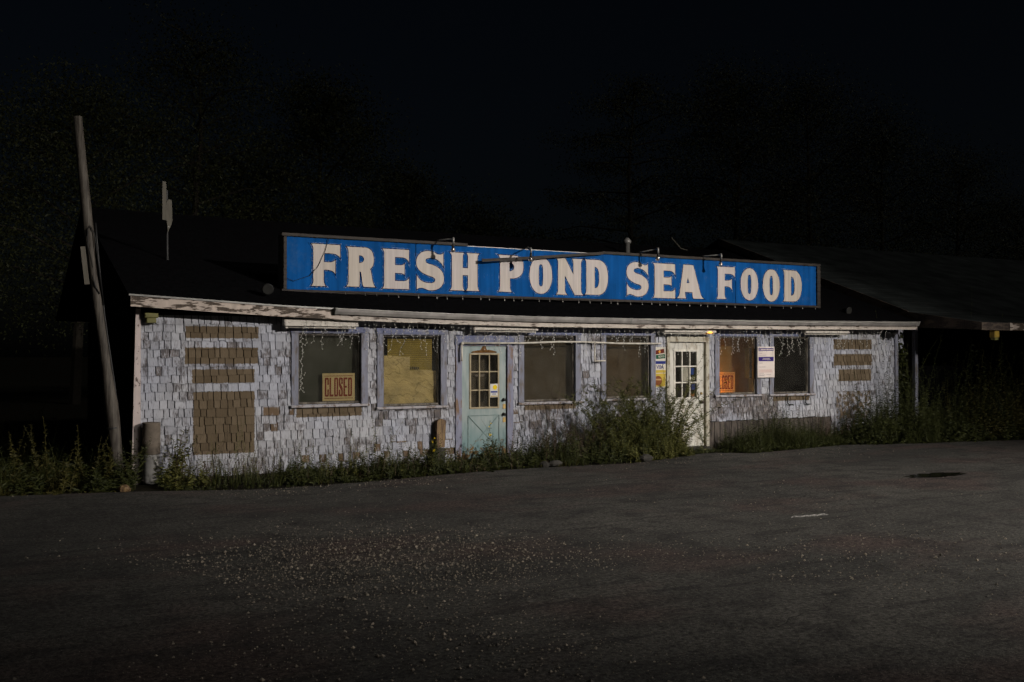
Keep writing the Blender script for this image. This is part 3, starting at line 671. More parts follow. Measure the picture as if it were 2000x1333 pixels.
for z in (0.97, 0.72): MB().bbox(6.44, 6.50, 0.004, 0.014, z, z + 0.09, .003).build('lock_plate', M['brass'], door1)
MB().bbox(5.86, 6.06, 0.018, 0.030, 1.575, 1.615, .002).build('plaque', plain('plaque', (0.07, .055, .035)), door1)
backing('interior_board', 5.45, 6.6, 0.30, 0.06, 2.55, M['b3'], 'dark board hung behind the panes of the teal door')
# sticker on the teal door
st = thing('card_sticker', 'small yellow and blue payment sticker on the teal door glass', 'sticker', (6.245, 0.0, 1.19))
MB().box(6.165, 6.325, -0.010, -0.007, 1.19, 1.44).build('sheet', pap('sticker_white', (0.62, 0.60, 0.55), .05), st)
MB().lathe((6.265, -0.0105, 1.375), (0, -1, 0), [(0, .045), (.001, .045)], 18).build('disc', pap('sticker_yellow', (0.72, 0.52, 0.02), .08), st)
M['st_blue'] = pap('sticker_blue', (0.03, 0.045, 0.22), .05)
MB().box(6.175, 6.315, -0.0115, -0.0102, 1.275, 1.305).build('band', M['st_blue'], st)
MB().box(6.175, 6.315, -0.0115, -0.0102, 1.20, 1.218).build('band', pap('sticker_gold', (0.42, .28, .06), .05), st)
put_text('VISA', 6.20, -0.0105, 1.232, 0.09, 0.032, M['st_blue'], st, 'lettering', 0.01)

# white door
a, b, c, d = OPEN['d2']; sx0, sx1, sz0, sz1 = 10.318, 11.262, 0.065, 2.235
gx0, gx1, gz0, gz1 = 10.475, 11.09, 1.06, 2.065
d2 = MB(); d2.box(sx0, sx1, 0.03, 0.07, sz0, gz0); d2.box(sx0, gx0, 0.03, 0.07, gz0, gz1); d2.box(gx1, sx1, 0.03, 0.07, gz0, gz1); d2.box(sx0, sx1, 0.03, 0.07, gz1, sz1)
door2 = d2.build('door', M['door_white'], shop); door2['label'] = 'dirty cream door with nine dark panes'
MB().prism([(a, 0.0), (sx0-.004, 0.0), (sx0-.004, sz1+.004), (sx1+.004, sz1+.004), (sx1+.004, 0.0), (b, 0.0), (b, d), (a, d)], -0.045, 0.075).build('door_frame', M['cream_frame'], door2)
MB().bbox(sx0-.1, sx1+.1, -0.13, 0.07, -0.01, 0.055).build('threshold', M['concrete'], door2)
MB().box(gx0, gx1, 0.048, 0.054, gz0, gz1).build('pane', M['glass'], door2)
M['muntin_w'] = plain('white_muntin', (0.60, 0.57, 0.50), .6)
e = 0.028
for bx in ((gx0-.012, gx0+e, gz0-.012, gz1+.012), (gx1-e, gx1+.012, gz0-.012, gz1+.012), (gx0+e, gx1-e, gz0-.012, gz0+e), (gx0+e, gx1-e, gz1-e, gz1+.012)):
    MB().bbox(bx[0], bx[1], 0.016, 0.046, bx[2], bx[3], .003).build('glazing_bar', M['muntin_w'], door2)
for i in (1, 2):
    xx = gx0 + (gx1-gx0)*i/3; zz = gz0 + (gz1-gz0)*i/3
    MB().bbox(xx-.014, xx+.014, 0.020, 0.046, gz0+e, gz1-e, .003).build('glazing_bar', M['muntin_w'], door2)
    MB().bbox(gx0+e, gx1-e, 0.022, 0.045, zz-.014, zz+.014, .003).build('glazing_bar', M['muntin_w'], door2)
for zz0, zz1 in ((0.20, 0.52), (0.58, 0.94)):
    for q in ((10.45, 10.76), (10.82, 11.13)): MB().bbox(q[0], q[1], 0.020, 0.031, zz0, zz1, .012).build('door_panel', M['door_white'], door2)
MB().lathe((11.185, 0.03, 1.16), (0, -1, 0), [(0, .032), (.01, .032), (.012, .015), (.03, .02), (.035, .01)], 12).build('lock', M['brass'], door2, True)
MB().lathe((11.185, 0.03, 0.98), (0, -1, 0), [(0, .034), (.008, .034), (.012, .013), (.04, .013), (.048, .03), (.065, .034), (.078, .022)], 12).build('knob', plain('dark_knob', (.05, .035, .03), .35), door2, True)
MB().bbox(10.905, 10.965, 0.024, 0.031, 0.82, 0.94, .003).build('number_plate', M['black'], door2)
put_text('6', 10.912, 0.0235, 0.835, 0.04, 0.085, M['brass'], door2, 'lettering', 0.01)
for i, (px, pz, w_, h_, cc) in enumerate(((10.70, 1.42, .185, .29, (.55, .50, .46)), (10.93, 1.55, .09, .14, (.03, .07, .3)), (10.92, 1.44, .12, .07, (.5, .45, .4)), (10.95, 1.24, .10, .12, (.03, .05, .22)), (10.93, 1.10, .11, .06, (.35, .12, .03)), (10.94, 1.06, .11, .035, (.03, .05, .22)))):
    lab = ['white notice sheet taped in the centre pane of the cream door', 'upper blue sticker in the right panes of the cream door', 'pale sticker under the upper blue one on the cream door', 'lower blue sticker in the right panes of the cream door', 'orange sticker in the lower right pane of the cream door', 'narrow blue strip sticker at the bottom right pane of the cream door'][i]
    solo(MB().box(px, px+w_, 0.0545, 0.0565, pz, pz+h_), ('paper_notice' if i == 0 else 'window_sticker'), pap('sticker_%d' % i, cc, .1), lab, ('notice' if i == 0 else 'sticker'), (px + w_/2, 0.0555, pz))

# payment card board beside the cream door
cb = thing('card_board', 'narrow white board with three payment card stickers beside the cream door', 'board', (10.08, 0.0, 1.30))
MB().bbox(9.915, 10.222, -0.022, 0.018, 1.30, 2.13, .004).build('panel', M['door_white'], cb)
yy = -0.0235
M['c_white'] = pap('card_white', (.58, .54, .46), .06); M['c_yellow'] = pap('card_yellow', (.50, .36, .06), .06); M['c_brown'] = pap('card_brown', (.20, .07, .025), .15)
M['c_blue'] = pap('card_blue', (.02, .03, .17), .05); M['c_red'] = pap('card_dark_red', (.13, .025, .015), .05); M['c_green'] = pap('card_green', (.015, .085, .045), .05); M['c_orange'] = pap('card_orange', (.75, .33, .03), .05)
c1 = MB().box(9.925, 10.212, yy-.002, yy, 1.86, 2.115).build('sticker', M['c_white'], cb)
def band(p, wdt, hgt, rot, mat, par, name='band', y=yy-.004):
    ca, sa = math.cos(rot), math.sin(rot); pts = [(p[0]+x*ca-z*sa, p[1]+x*sa+z*ca) for x, z in ((-wdt/2,-hgt/2),(wdt/2,-hgt/2),(wdt/2,hgt/2),(-wdt/2,hgt/2))]
    return MB().prism(pts, y, y+.0015).build(name, mat, par)
band((10.06, 2.035), .235, .085, .16, M['c_red'], c1); band((10.085, 1.935), .235, .085, .08, M['c_green'], c1, 'band', yy-.0042)
MB().lathe((10.06, yy-.0042, 2.035), (0, -1, 0), [(0, .026), (.001, .026)], 14).build('disc', M['c_orange'], c1)
put_text('NOVUS', 10.03, yy-.0046, 1.912, 0.15, 0.042, M['c_white'], c1, 'lettering', 0.015, -0.08)
c2 = MB().box(9.925, 10.212, yy-.002, yy, 1.60, 1.85).build('sticker', M['c_white'], cb)
MB().box(9.925, 10.212, yy-.0035, yy-.0022, 1.785, 1.845).build('band', M['c_blue'], c2); MB().box(9.925, 10.212, yy-.0035, yy-.0022, 1.605, 1.66).build('band', M['c_yellow'], c2)
put_text('VISA', 9.975, yy-.003, 1.685, 0.19, 0.08, M['c_blue'], c2, 'lettering', 0.02)
c3 = MB().box(9.925, 10.212, yy-.002, yy, 1.325, 1.59).build('sticker', M['c_yellow'], cb)
MB().lathe((10.02, yy-.0022, 1.445), (0, -1, 0), [(0, .10), (.0015, .10)], 20).build('disc', M['c_brown'], c3)
MB().box(9.945, 10.10, yy-.0052, yy-.004, 1.452, 1.482).build('band', pap('card_tan', (.45, .26, .12)), c3)

# town notice between the two right windows
nt = thing('notice_poster', 'white public notice with purple bands nailed between the two right windows', 'notice', (12.90, -0.06, 1.48))
M['n_white'] = pap('notice_white', (.70, .62, .57), .04); M['n_purple'] = pap('notice_purple', (.035, .02, .16), .06); M['n_ink'] = pap('notice_ink', (.25, .22, .24), .05); M['n_red'] = pap('notice_red', (.55, .30, .27), .05)
ny = -0.085
MB().bbox(12.655, 13.145, ny, ny+.012, 1.475, 2.145, .002).build('sheet', M['n_white'], nt)
MB().box(12.68, 13.115, ny-.0025, ny-.0008, 2.055, 2.115).build('band', M['n_purple'], nt); MB().box(12.68, 13.115, ny-.0025, ny-.0008, 1.83, 1.925).build('band', M['n_purple'], nt)
rr = random.Random(9)
MB().lathe((12.715, ny-.0028, 2.085), (0, -1, 0), [(0, .02), (.0008, .02)], 12).build('seal', M['n_ink'], nt)
def inkline(x0, x1, z, h, mat, y=ny-.0022):
    x = x0
    while x < x1:
        q = min(x1, x + rr.uniform(.012, .035)); MB().box(x, q, y, y + .001, z, z + h).build('print_line', mat, nt); x = q + .006
inkline(12.75, 13.10, 2.072, .024, M['n_white'], ny-.0042)
inkline(12.80, 13.00, 1.885, .012, M['n_white'], ny-.0042); inkline(12.79, 13.02, 1.86, .010, M['n_white'], ny-.0042)
for x0, x1, z, m in ((12.69, 12.80, 2.03, 'n_ink'), (12.69, 12.79, 1.995, 'n_ink'), (12.69, 12.90, 1.955, 'n_ink'), (12.69, 12.80, 1.785, 'n_ink'), (12.69, 12.88, 1.70, 'n_ink'), (12.69, 13.06, 1.635, 'n_red'), (12.69, 13.06, 1.612, 'n_red'), (12.69, 13.08, 1.59, 'n_red'), (12.69, 12.83, 1.565, 'n_ink'), (12.69, 12.87, 1.53, 'n_ink'), (12.91, 13.04, 1.53, 'n_ink'), (12.69, 12.84, 1.51, 'n_ink')):
    inkline(x0, x1, z, .009, M[m])

# roof, eave, gutter
RX0, RX1 = -0.20, 17.42; SL = 0.345
def roof_mesh():
    mb = MB(); xs = [RX0 + (RX1-RX0)*i/48 for i in range(49)]
    ys = [-0.36 + (6.4+0.36)*j/10 for j in range(11)]
    k = len(xs)
    def zf(x, y): return zs(x)*(1-max(0, y)/9) + 2.70*max(0, y)/9 + SL*(y+0.36)
    top = [(x, y, zf(x, y)) for y in ys for x in xs]
    back = [(x, 12.8, zf(x, 6.4) - SL*6.4) for x in xs]
    mb.v = top + back; rows = len(ys)+1
    mb.f = [(j*k+i, j*k+i+1, (j+1)*k+i+1, (j+1)*k+i) for j in range(rows-1) for i in range(k-1)]
    n0 = len(mb.v); mb.v += [(p[0], p[1], p[2]-0.03) for p in mb.v]
    mb.f += [tuple(q+n0 for q in f[::-1]) for f in mb.f[:]]
    mb.f += [(i+1, i, n0+i, n0+i+1) for i in range(k-1)]
    mb.f += [(j*k, (j+1)*k, n0+(j+1)*k, n0+j*k) for j in range(rows-1)] + [((j+1)*k+k-1, j*k+k-1, n0+j*k+k-1, n0+(j+1)*k+k-1) for j in range(rows-1)]
    mb.m = [0]*len(mb.f)
    return mb.build('roof', M['roof'], shop)
roof = roof_mesh()
def run(name, prof, x0, x1, mat, parent, n=40, wob=0.0):
    """profile (y, dz) swept along the sagging eave"""
    mb = MB(); k = len(prof); rr = random.Random(name); xs = [x0+(x1-x0)*i/n for i in range(n+1)]
    for x in xs:
        dw = rr.uniform(-wob, wob)
        mb.v += [(x, y, zs(x)+dz+dw) for y, dz in prof]
    mb.f = [(i*k+j, (i+1)*k+j, (i+1)*k+(j+1) % k, i*k+(j+1) % k) for i in range(n) for j in range(k)]
    mb.f += [tuple(range(k)), tuple(n*k+j for j in range(k-1, -1, -1))]; mb.m = [0]*len(mb.f)
    return mb.build(name, mat, parent)
run('fascia', [(-0.385, -0.012), (-0.345, -0.012), (-0.345, -0.185), (-0.385, -0.185)], -0.17, 3.14, M['fascia'], shop, 14)
run('drip_edge', [(-0.41, 0.004), (-0.345, 0.004), (-0.345, -0.010), (-0.41, -0.022)], -0.20, 3.2, M['galv'], shop, 14)
run('fascia', [(-0.383, -0.012), (-0.345, -0.012), (-0.345, -0.19), (-0.383, -0.19)], 3.142, 17.38, M['board'], shop, 40)
gut = run('gutter', [(-0.388, 0.0), (-0.388, -0.10), (-0.45, -0.10), (-0.475, -0.055), (-0.485, -0.012), (-0.497, -0.012), (-0.497, -0.002), (-0.479, -0.002), (-0.466, -0.05), (-0.446, -0.092), (-0.394, -0.092), (-0.394, 0.0)], 3.02, 17.36, M['gutter'], shop, 60, 0.002)
for xx in (3.02, 5.95, 9.02, 12.9, 17.30): run('gutter_strap', [(-0.50, 0.004), (-0.386, 0.004), (-0.386, -0.104), (-0.452, -0.104), (-0.48, -0.055)], xx, xx + 0.035, M['galv'], gut, 1)
run('soffit', [(-0.344, -0.165), (0.02, -0.135), (0.02, -0.155), (-0.344, -0.185)], -0.16, 17.36, M['sheath'], shop, 40)
# cable lying on the gutter
pts = []
rr = random.Random(21)
for i in range(60):
    x = 9.2 + 8.0*i/59; pts.append((x, -0.502, zs(x) - 0.018 - 0.02*abs(math.sin(i*0.33)) + rr.uniform(-.003, .003)))
solo(MB().tube(pts, 0.007, 5), 'cable', M['wire'], 'pale cable drooping along the right half of the gutter', 'cable', (13.2, -0.5, 2.68))
# left gable triangle
MB().add([(0.0,0.142,2.66),(0.0,6.4,2.66),(0.0,6.4,4.85),(0.0,0.142,2.80),(0.06,0.142,2.66),(0.06,6.4,2.66),(0.06,6.4,4.85),(0.06,0.142,2.80)],
         [(0,3,2,1),(4,5,6,7),(0,1,5,4),(1,2,6,5),(2,3,7,6),(3,0,4,7)]).build('gable_wall', M['sheath'], shop)

# ------------------------------------------------------------------ roof sign
SY = 0.58       # front face plane of the panels
sign = thing('roof_sign', 'long blue sign reading FRESH POND SEA FOOD in cream letters on the roof', 'sign', (8.8, 0.7, 3.05))
SX0, SX1, SZ0, SZ1 = 2.43, 15.18, 3.065, 4.065
seams = [2.50, 4.925, 7.43, 10.06, 12.63, 15.09]
for i in range(5):
    MB().bbox(seams[i]+.005, seams[i+1]-.005, SY + (0.004 if i == 0 else 0.0), SY+.02, 3.115, 4.03, .003).build('face_panel', M['blue'], sign)
MB().box(SX0+.03, SX1-.03, SY+.022, SY+.26, SZ0+.03, SZ1-.03).build('cabinet', M['sign_side'], sign)
MB().box(SX0, SX0+.028, SY+.01, SY+.262, SZ0+.005, SZ1+.0).build('end_panel', M['sign_side'], sign)
fy0, fy1 = SY-.035, SY+.005
MB().bbox(SX0-.02, SX1+.02, fy0, SY+.021, 3.06, 3.113, .006).build('frame_rail', M['frame_dark'], sign)
MB().bbox(SX0-.02, 5.98, fy0, SY+.021, 4.032, 4.09, .006).build('frame_rail', M['frame_dark'], sign)
MB().bbox(9.05, SX1+.02, fy0, SY+.021, 4.032, 4.09, .006).build('frame_rail', M['frame_dark'], sign)
MB().box(5.985, 9.045, SY-.002, SY+.021, 4.032, 4.045).build('metal_edge', M['gutter'], sign)
MB().bbox(SX0+.01, SX0+.068, fy0, SY-.001, 3.114, 4.031, .005).build('frame_stile', M['frame_dark'], sign)
MB().bbox(15.092, SX1+.02, fy0, SY+.021, 3.114, 4.031, .005).build('frame_stile', M['frame_dark'], sign)
br = MB(); pts = [(9.04, SY-.06, 4.045), (8.2, SY-.09, 3.96), (7.2, SY-.12, 3.855), (6.22, SY-.15, 3.765)]
for p, q in zip(pts, pts[1:]): br.bar(p, q, 0.03, 0.055)
o = br.build('fallen_rail', M['frame_dark'], sign); o['label'] = 'loose top rail hanging askew across the sign'
for xx in (3.5, 6.5, 9.5, 12.5, 14.8):
    MB().bar((xx, SY+.262, 3.9), (xx, SY+1.5, 3.45), .04, .04).build('brace', M['frame_dark'], sign)
# letters
LET = [('F',2.94,3.465),('R',3.584,4.13),('E',4.265,4.785),('S',4.931,5.494),('H',5.615,6.24),('P',6.648,7.205),('O',7.344,7.861),('N',7.957,8.60),('D',8.639,9.202),
       ('S',9.665,10.23),('E',10.352,10.934),('A',10.985,11.725),('F',12.081,12.60),('O',12.773,13.284),('O',13.425,13.935),('D',14.048,14.62)]
for i, (chh, a, b) in enumerate(LET):
    z0, z1 = 3.185 + 0.012*math.sin(i*1.7), 3.905
    if i < 1: z1 = 3.925
    L = glyph(chh, a, b, z0, z1, SY-.0065, .0012, 0.0, 'letter', M['letter'], sign)
    glyph(chh, a, b, z0, z1, SY-.0042, .0008, 0.013, 'letter_outline', M['outline'], L)
    glyph(chh, a, b, z0, z1, SY-.0022, .0006, 0.030, 'letter_halo', M['halo'], L)
# hooks with little bulbs under the sign
hk = thing('sign_light_string', 'string of small unlit bulbs hooked along the bottom of the blue sign', 'string lights', (8.8, SY, 3.03))
rr = random.Random(4); x = 2.9; P_ = []
while x < 15.1:
    P_.append((x, fy0-.008, 3.075 + rr.uniform(-.012, .012))); x += rr.uniform(.16, .42)
MB().tube(P_, .0035, 4).build('cord', M['black'], hk)
for p in P_:
    MB().tube([(p[0], p[1], p[2]), (p[0]+.004, p[1]-.004, p[2]-.035)], .005, 4).build('bulb_holder', M['galv'], hk)
    MB().lathe((p[0]+.004, p[1]-.004, p[2]-.035), (0, 0, -1), [(0, .006), (.012, .010), (.028, .004)], 6).build('bulb', M['minibulb'], hk)
# loose wire across the F
solo(MB().tube([(3.25, fy0+.01, 4.04), (3.18, SY-.02, 3.80), (3.05, SY-.02, 3.52), (2.9, SY-.02, 3.36), (2.62, SY-.015, 3.26), (2.5, fy0, 3.3)], .005, 5), 'loose_wire', M['black'], 'thin black wire hanging over the first letter of the blue sign', 'wire', (3.0, SY, 3.3))
# gooseneck lamps on the sign
for (ax, az, ex, ez, lab) in ((5.33, 4.10, 5.46, 4.10, 'first bare bulb lamp on a bent pipe, above the H of the sign'), (7.30, 4.07, 7.10, 4.00, 'second bare bulb lamp, hanging over the loose rail of the sign'),
                             (9.95, 4.10, 10.12, 4.15, 'third bare bulb lamp on a bent pipe, above SEA'), (11.65, 4.10, 11.80, 4.11, 'rightmost bare bulb lamp on a bent pipe, above the F of FOOD')):
    t = thing('sign_lamp', lab, 'lamp', (ax, SY, az), 'bare bulb lamps along the sign')
    fy = 0.10; by = fy + .02
    MB().tube([(ax, SY+.05, az-.005), (ax+(ex-ax)*.1, SY-.05, az+.01), (ex, fy+.03, ez)], .012, 8).build('arm', M['galv'], t, True)
    MB().tube([(ex-.005, fy+.05, ez), (ex, fy, ez+.004), (ex, fy-.005, ez-.02), (ex, fy-.005, ez-.09)], [.020, .026, .022, .016], 8).build('elbow', M['galv'], t, True)
    MB().lathe((ex, fy-.005, ez-.085), (0.05, 0.25, -1), [(0, .02), (.05, .026), (.075, .024)], 10).build('socket', M['black'], t, True)
    MB().lathe((ex+.004, fy+.013, ez-.155), (0.05, 0.25, -1), [(0, .02), (.02, .035), (.05, .047), (.075, .04), (.092, .015)], 14).build('bulb', M['bulb'], t, True)

# ------------------------------------------------------------------ fixtures under the eave
def tube_fixture(x0, x1, z0, z1, label, lit=False):
    t = thing('fluorescent_fixture', label, 'light fixture', ((x0+x1)/2, -0.2, z0), 'unlit strip lights under the eave')
    MB().prism([(x0, z0+.03), (x1, z0+.03), (x1, z1), (x0, z1)], -0.26, -0.12).build('housing', M['white_enamel'], t)
    MB().add([(x0+.01,-.275,z0+.031),(x1-.01,-.275,z0+.031),(x1-.01,-.262,z1-.002),(x0+.01,-.262,z1-.002),(x0+.01,-.12,z0+.029),(x1-.01,-.12,z0+.029)], [(0,1,2,3),(0,4,5,1)]).build('reflector', M['white_enamel'], t)
    MB().tube([(x0+.06, -.20, z0+.01), (x1-.06, -.20, z0+.01)], .018, 10).build('tube', M['white_enamel'], t, True)
    for q in (x0+.03, x1-.06): MB().box(q, q+.03, -.225, -.175, z0-.012, z0+.029).build('tube_socket', M['white_enamel'], t)
    if lit:
        MB().lathe((x1-.26, -.272, z0+.035), (1, 0, 0), [(0, .004), (.02, .018), (.10, .022), (.15, .01)], 8).build('lit_bulb', emis('orange_glow', (1, .42, .06), 2.2), t, True)
tube_fixture(2.23, 3.50, 2.43, 2.575, 'long white strip light above the window nearest the left end')
tube_fixture(5.70, 7.05, 2.40, 2.50, 'cream strip light between the teal door and the gutter')
tube_fixture(10.0, 11.36, 2.40, 2.50, 'strip light with a small orange glow above the cream door', True)
tube_fixture(13.9, 15.25, 2.42, 2.525, 'strip light above the right edge of the last window')
# small flood box at left corner, dark flood at right corner
t = thing('corner_floodlight', 'small yellow-green floodlight box under the left end of the eave', 'light fixture', (0.16, -0.12, 2.5))
M['olive'] = plain('olive_metal', (.16, .15, .05), .5)
MB().bbox(0.07, 0.27, -0.16, 0.0, 2.56, 2.64, .01).build('housing', M['olive'], t); MB().bbox(0.10, 0.24, -0.15, -0.02, 2.48, 2.558, .008).build('lens', M['olive'], t)
t = thing('security_light', 'black twin-head security light under the right end of the eave', 'light fixture', (16.75, -0.15, 2.35))
MB().lathe((16.74, 0.0, 2.50), (0, -1, 0), [(0, .06), (.03, .06), (.04, .03), (.10, .03)], 10).build('base', M['black'], t, True)
for dx in (-.11, .11): MB().lathe((16.74+dx*.5, -.08, 2.49), (dx*4, -.6, -.45), [(0, .03), (.05, .05), (.12, .085), (.14, .085), (.141, .07)], 12).build('head', M['black'], t, True)
for (x_, y_, z_, dx, lab) in ((2.05, .15, 3.10, -.2, 'dull reflector floodlight on the roof left of the sign'), (15.75, .35, 3.02, .1, 'silver floodlight on the roof right of the sign')):
    t = thing('roof_floodlight', lab, 'light fixture', (x_, y_, z_-.12), 'floodlights on the roof')
    MB().tube([(x_, y_+.1, z_-.22), (x_, y_+.02, z_+.02)], .015, 6).build('bracket', M['black'], t)
    MB().lathe((x_, y_, z_), (dx, -1, -.25), [(0, .04), (.06, .07), (.14, .10), (.15, .10)], 12).build('shell', M['black'], t, True)
    a_ = Vector((dx, -1, -.25)).normalized()*.151
    MB().lathe((x_+a_.x, y_+a_.y, z_+a_.z), (dx, -1, -.25), [(0, .085), (.002, .085)], 14).build('lens', plain('dull_lens', (.02, .02, .018), .5, .3), t)

# white pipe across the doors
t = thing('white_pipe', 'white plastic pipe running across the teal door and over two windows', 'pipe', (7.8, -0.09, 1.85))
py = -.09
MB().tube([(5.54, py, 1.86), (5.54, py, 2.165)], .020, 8).build('drop_pipe', M['pvc'], t, True)
MB().tube([(5.54, py, 2.155), (5.545, py, 2.185), (5.575, py, 2.19)], .026, 8).build('elbow', M['pvc'], t, True)
MB().tube([(5.575, py, 2.19), (6.8, py, 2.195), (7.6, py, 2.225), (8.2, py, 2.225), (9.0, py, 2.2), (10.05, py, 2.20)], .017, 8).build('main_pipe', M['pvc'], t, True)
MB().tube([(8.40, py, 2.218), (8.47, py, 2.216)], .024, 8).build('tee', M['pvc'], t, True)
MB().tube([(8.43, py, 2.21), (8.43, py, 1.85), (8.44, py, 1.835)], .016, 8).build('drop_pipe', M['pvc'], t, True)
MB().tube([(8.43, py, 1.852), (8.68, py, 1.858)], .014, 8).build('stub_pipe', M['pvc'], t, True)

# icicle lights
def icicles(x0, x1, zt, label, seed, step=(.07, .15), side=None):
    t = thing('icicle_lights', label, 'string lights', ((x0+x1)/2, -.3, 2.3), 'icicle light strings under the eave')
    rr = random.Random(seed); w_ = MB(); bl_ = MB(); x = x0; top = []
    def bulb(p):
        r = .0085; d_ = Vector((rr.uniform(-1, 1), rr.uniform(-.4, .2), rr.uniform(-1, -.2))).normalized()
        bl_.lathe(p, d_, [(0, .003), (.010, r), (.022, .002)], 5)
    while x < x1:
        z = zt(x) + rr.uniform(-.012, .012); top.append((x, -.31 + rr.uniform(-.01, .01), z))
        ln = rr.choice((.16, .24, .30, .40, .48)) * rr.uniform(.8, 1.15); p = Vector(top[-1]); pts = [p.copy()]; k = 0
        while k < ln:
            st = rr.uniform(.045, .08); k += st; p = p + Vector((rr.uniform(-.022, .022) + (rr.choice((-.03, .03)) if rr.random() < .3 else 0), rr.uniform(-.006, .006), -st)); pts.append(p.copy()); bulb(p)
            if rr.random() < .22:
                q = p + Vector((rr.choice((-1, 1))*rr.uniform(.03, .05), 0, -rr.uniform(.02, .05))); w_.tube([p, q], .0024, 3, 0, False); bulb(q)
        w_.tube(pts, .0024, 3, 0, False); x += rr.uniform(*step)
    w_.tube(top, .0035, 4)
    if side:
        sx, sz0_, sz1_ = side; pts = []; z = sz1_
        while z > sz0_:
            p = Vector((sx + rr.uniform(-.02, .02), -.05, z)); pts.append(p); bulb(p); z -= rr.uniform(.03, .05)
            if rr.random() < .6: bulb(p + Vector((rr.uniform(-.03, .06), -.01, -.02)))
        w_.tube(pts, .003, 3, 0, False)
    w_.build('cord', M['wire'], t); o = bl_.build('bulbs', M['minibulb'], t); tag(o, None, None, None, 'stuff')
fz = lambda x: zs(x) - 0.185
icicles(2.55, 5.3, fz, 'icicle lights over the two left windows with a strand down the side', 31, side=(2.58, 1.35, 2.5))
icicles(5.35, 9.95, fz, 'icicle lights over the teal door and the middle windows', 32)
icicles(10.0, 14.6, fz, 'icicle lights over the cream door and the two right windows', 33)
icicles(14.65, 16.5, lambda x: zs(x) - .19, 'short icicle lights over the right end of the shingled wall', 34, (.09, .2))

# two black hooks under the last window, barrel and bucket, plank, stone
for x_, lab in ((13.55, 'left black iron hook under the last window'), (14.08, 'right black iron hook under the last window')):
    solo(MB().tube([(x_, -.08, 1.06), (x_-.01, -.07, .95), (x_, -.06, .90), (x_+.05, -.06, .87), (x_+.16, -.07, .86)], .013, 6), 'iron_hook', M['black'], lab, 'hook', (x_, -.07, .86), 'black hooks under the window', True)
# ribbed bucket with a rusty drum on it by the left corner
prof = [(0, .115)] + [(0.02 + .028*i, .122 + (.008 if i % 2 else -.003)) for i in range(15)] + [(.45, .125)]
solo(MB().lathe((0.17, -0.17, 0.0), (0, 0, 1), prof, 20), 'ribbed_bucket', plain('pale_plastic', (.20, .195, .185), .7), 'pale ribbed bucket standing in weeds at the left corner post', 'bucket', (0.17, -.17, 0), None, True)
t = thing('rusty_drum', 'rusty brown drum set on the ribbed bucket at the left corner', 'drum', (0.17, -.17, .452))
MB().lathe((0.17, -0.17, 0.452), (0, 0, 1), [(0, .125), (.01, .135), (.16, .132), (.17, .138), (.18, .132), (.47, .133), (.48, .138), (.49, .13), (.47, .115)], 20).build('shell', plain('drum_brown', (.15, .125, .10), .8, .15, 0, .35, 7), t, True)
pl = MB().add([(5.00,-.20,.33),(5.16,-.18,.33),(5.20,-.15,.80),(5.11,-.14,.84),(5.03,-.14,.80),(5.00,-.13,.33),(5.16,-.11,.33),(5.20,-.08,.80),(5.11,-.07,.84),(5.03,-.07,.80)],
              [(0,1,2,3,4),(9,8,7,6,5),(0,5,6,1),(1,6,7,2),(2,7,8,3),(3,8,9,4),(4,9,5,0)])
solo(pl, 'rotten_plank', M['rotwood'], 'broken orange brown plank leaning on the wall left of the teal door', 'plank', (5.08, -.15, .33))
sb = MB().add([(4.90,-.30,-.02),(5.13,-.28,-.02),(5.14,-.22,.31),(4.99,-.22,.33),(4.90,-.12,-.02),(5.13,-.11,-.02),(5.14,-.09,.31),(4.99,-.09,.33)], [(0,1,2,3),(7,6,5,4),(0,4,5,1),(1,5,6,2),(2,6,7,3),(3,7,4,0)])
solo(sb, 'concrete_block', M['concrete'], 'rough concrete block under the broken plank by the teal door', 'block', (5.0, -.2, 0))
rr = random.Random(8)
def stone(name, c, r, mat, label, cat, sq=(1, 1, .6)):
    mb = MB(); n = 8; prof = [(-1, .35), (-.6, .85), (0, 1), (.55, .8), (.95, .3)]
    for h, q in prof:
        for j in range(n):
            k = q * rr.uniform(.8, 1.12); mb.v.append((c[0]+r*sq[0]*k*math.cos(j*2*math.pi/n), c[1]+r*sq[1]*k*math.sin(j*2*math.pi/n), c[2]+r*sq[2]*h))
    mb.f = [(i*n+j, i*n+(j+1) % n, (i+1)*n+(j+1) % n, (i+1)*n+j) for i in range(len(prof)-1) for j in range(n)] + [tuple(range(n))[::-1], tuple(4*n+j for j in range(n))]; mb.m = [0]*len(mb.f)
    return solo(mb, name, mat, label, cat, (c[0], c[1], c[2]-r*sq[2]))
stone('stone', (-0.33, -.98, .05), .10, M['rotwood'], 'brownish rock at the foot of the left corner post', 'stone')
stone('stone', (8.75, -1.32, .06), .16, M['concrete'], 'flat pale stone under the front of the tall bush', 'stone', (1.1, .8, .45))
stone('stone', (6.62, -1.2, .04), .10, M['concrete'], 'small grey stone in the weeds right of the teal door', 'stone')
stone('stone', (6.85, -1.22, .05), .12, M['concrete'], 'broken concrete lump right of the small grey stone', 'stone', (1.3, .8, .5))
